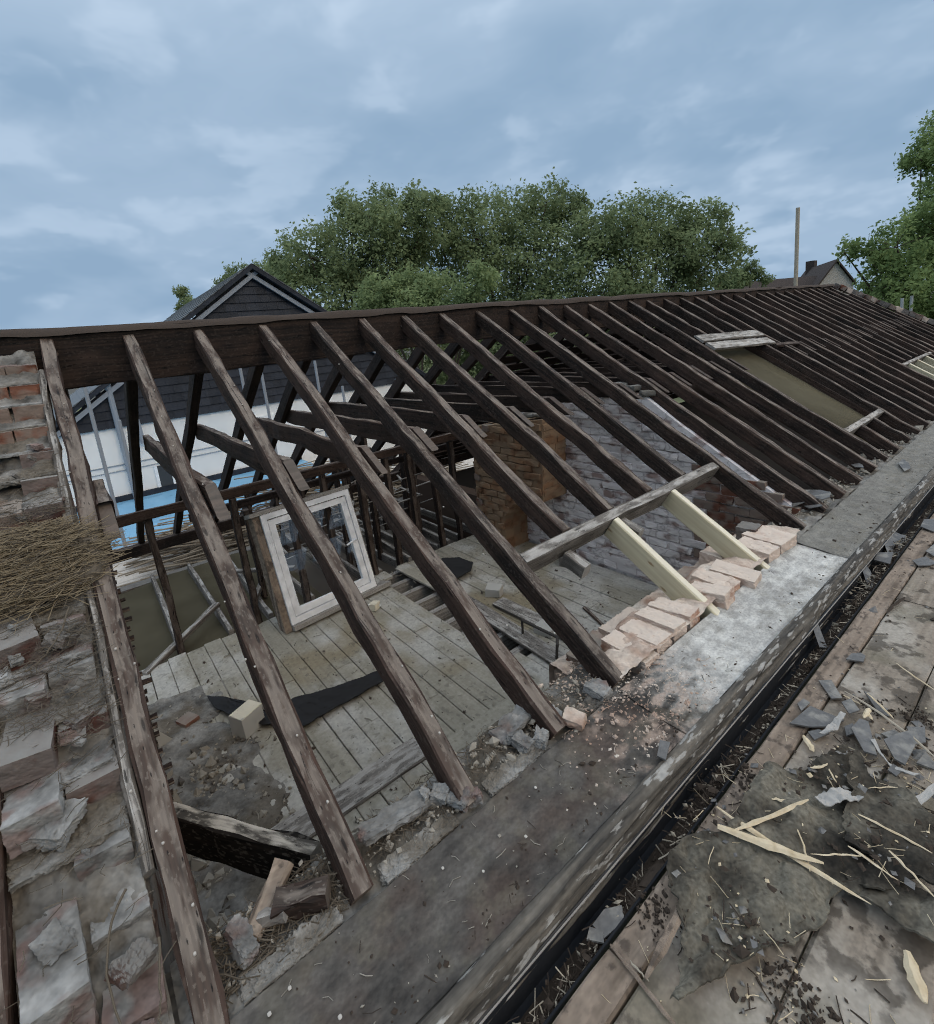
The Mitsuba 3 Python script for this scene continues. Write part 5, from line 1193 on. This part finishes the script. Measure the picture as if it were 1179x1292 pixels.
# ------------------------------------------------------------------ trees
def tree(name, blobs, leaf, n, size, seed, label, group=None):
    t = thing(name, label, 'bush' if 'bush' in name else 'tree', group)
    r = np.random.default_rng(seed)
    B = np.array(blobs); C = B[:, :3]; R = B[:, 3]
    base = np.array([np.average(C[:, 0], weights=R), np.average(C[:, 1], weights=R), -7.0])
    top = C.mean(0)
    H_ = top[2] + 7
    tr = []
    fork = base + [r.normal(0, .2), r.normal(0, .2), H_ * .42]
    tr.append(path_tube([base, base + (fork - base) * .5 + r.normal(0, .1, 3), fork], [.022 * H_ + .08, .018 * H_ + .06, .014 * H_ + .04], 9))
    for c, q in zip(C, R):
        mid = fork + (c - fork) * .5 + r.normal(0, .12 * q + .05, 3) + [0, 0, .15 * q]
        tr.append(path_tube([fork, mid, c], [.010 * H_, .006 * H_, .018 * q + .01], 6))
        for _ in range(7):
            d = unit(r.normal(0, 1, 3) + [0, 0, .35]); e = c + d * q * r.uniform(.7, 1.02)
            tr.append(tube(c, e, .012 * q + .006, .004, 4))
    put('trunk', join(tr), 'bark', t)
    # clumps of leaves through the volume, denser outward
    w = R ** 2.2; w /= w.sum()
    ncl = n // 26
    bi = r.choice(len(R), ncl, p=w)
    d = r.normal(0, 1, (ncl, 3)); d /= np.linalg.norm(d, axis=1, keepdims=True)
    rad = (.30 + .75 * r.random(ncl) ** .5)
    cc = C[bi] + d * (R[bi] * rad)[:, None] * [1, 1, .92]
    cc += (np.stack([meshkit.noise(cc * .9, k) for k in (1, 2, 3)], -1) - .5) * (R[bi] * .55)[:, None]
    keep = meshkit.noise(cc * 1.1 / max(.6, R.mean() * .35), 8) > (.43 if 'ash' in name else .38)
    cc = cc[keep]; dd = d[keep]; rb_ = R[bi][keep]
    m = 26
    P_ = np.repeat(cc, m, 0) + r.normal(0, 1, (len(cc) * m, 3)) * (np.repeat(rb_, m) * .085 + .07)[:, None]
    nrm = unit_rows(np.repeat(dd, m, 0) * .5 + r.normal(0, .75, P_.shape) + [0, 0, .55])
    a = unit_rows(np.cross(nrm, r.normal(0, 1, P_.shape))); b = np.cross(nrm, a)
    s = size * r.uniform(.6, 1.3, (len(P_), 1))
    Q = np.stack([P_ + a * s, P_ + b * s * .55 + nrm * s * .12, P_ - a * s, P_ - b * s * .55 + nrm * s * .12], 1).reshape(-1, 3)
    i = np.arange(len(P_)) * 4
    put('crown', (Q, np.vstack([np.stack([i, i + 1, i + 2], -1), np.stack([i, i + 2, i + 3], -1)])), leaf, t)


tl = ['broad dark green tree behind the slate gable, left of the three', 'tallest dark green tree behind the middle of the ridge', 'broad green tree behind the ridge, right of the three', 'paler green bush in front of the dark trees, just above the ridge', 'bright green tree at the right edge, taller than the frame', 'tiny feathery tree at the far left beyond the slate gable', 'low green treetops peeping over the slate gable', 'small treetops left of the bare pole']
tp = [(52000, .115, 'leaf_green'), (62000, .120, 'leaf_green'), (54000, .115, 'leaf_green'), (22000, .085, 'leaf_light'), (52000, .085, 'leaf_ash'), (2600, .09, 'leaf_green'), (7000, .10, 'leaf_green'), (7000, .10, 'leaf_green')]
for k, (nm, bl) in enumerate(TREES):
    tree(nm, bl, tp[k][2], tp[k][0], tp[k][1], 1200 + k, tl[k], 'dark trees behind the ridge' if k < 3 else None)
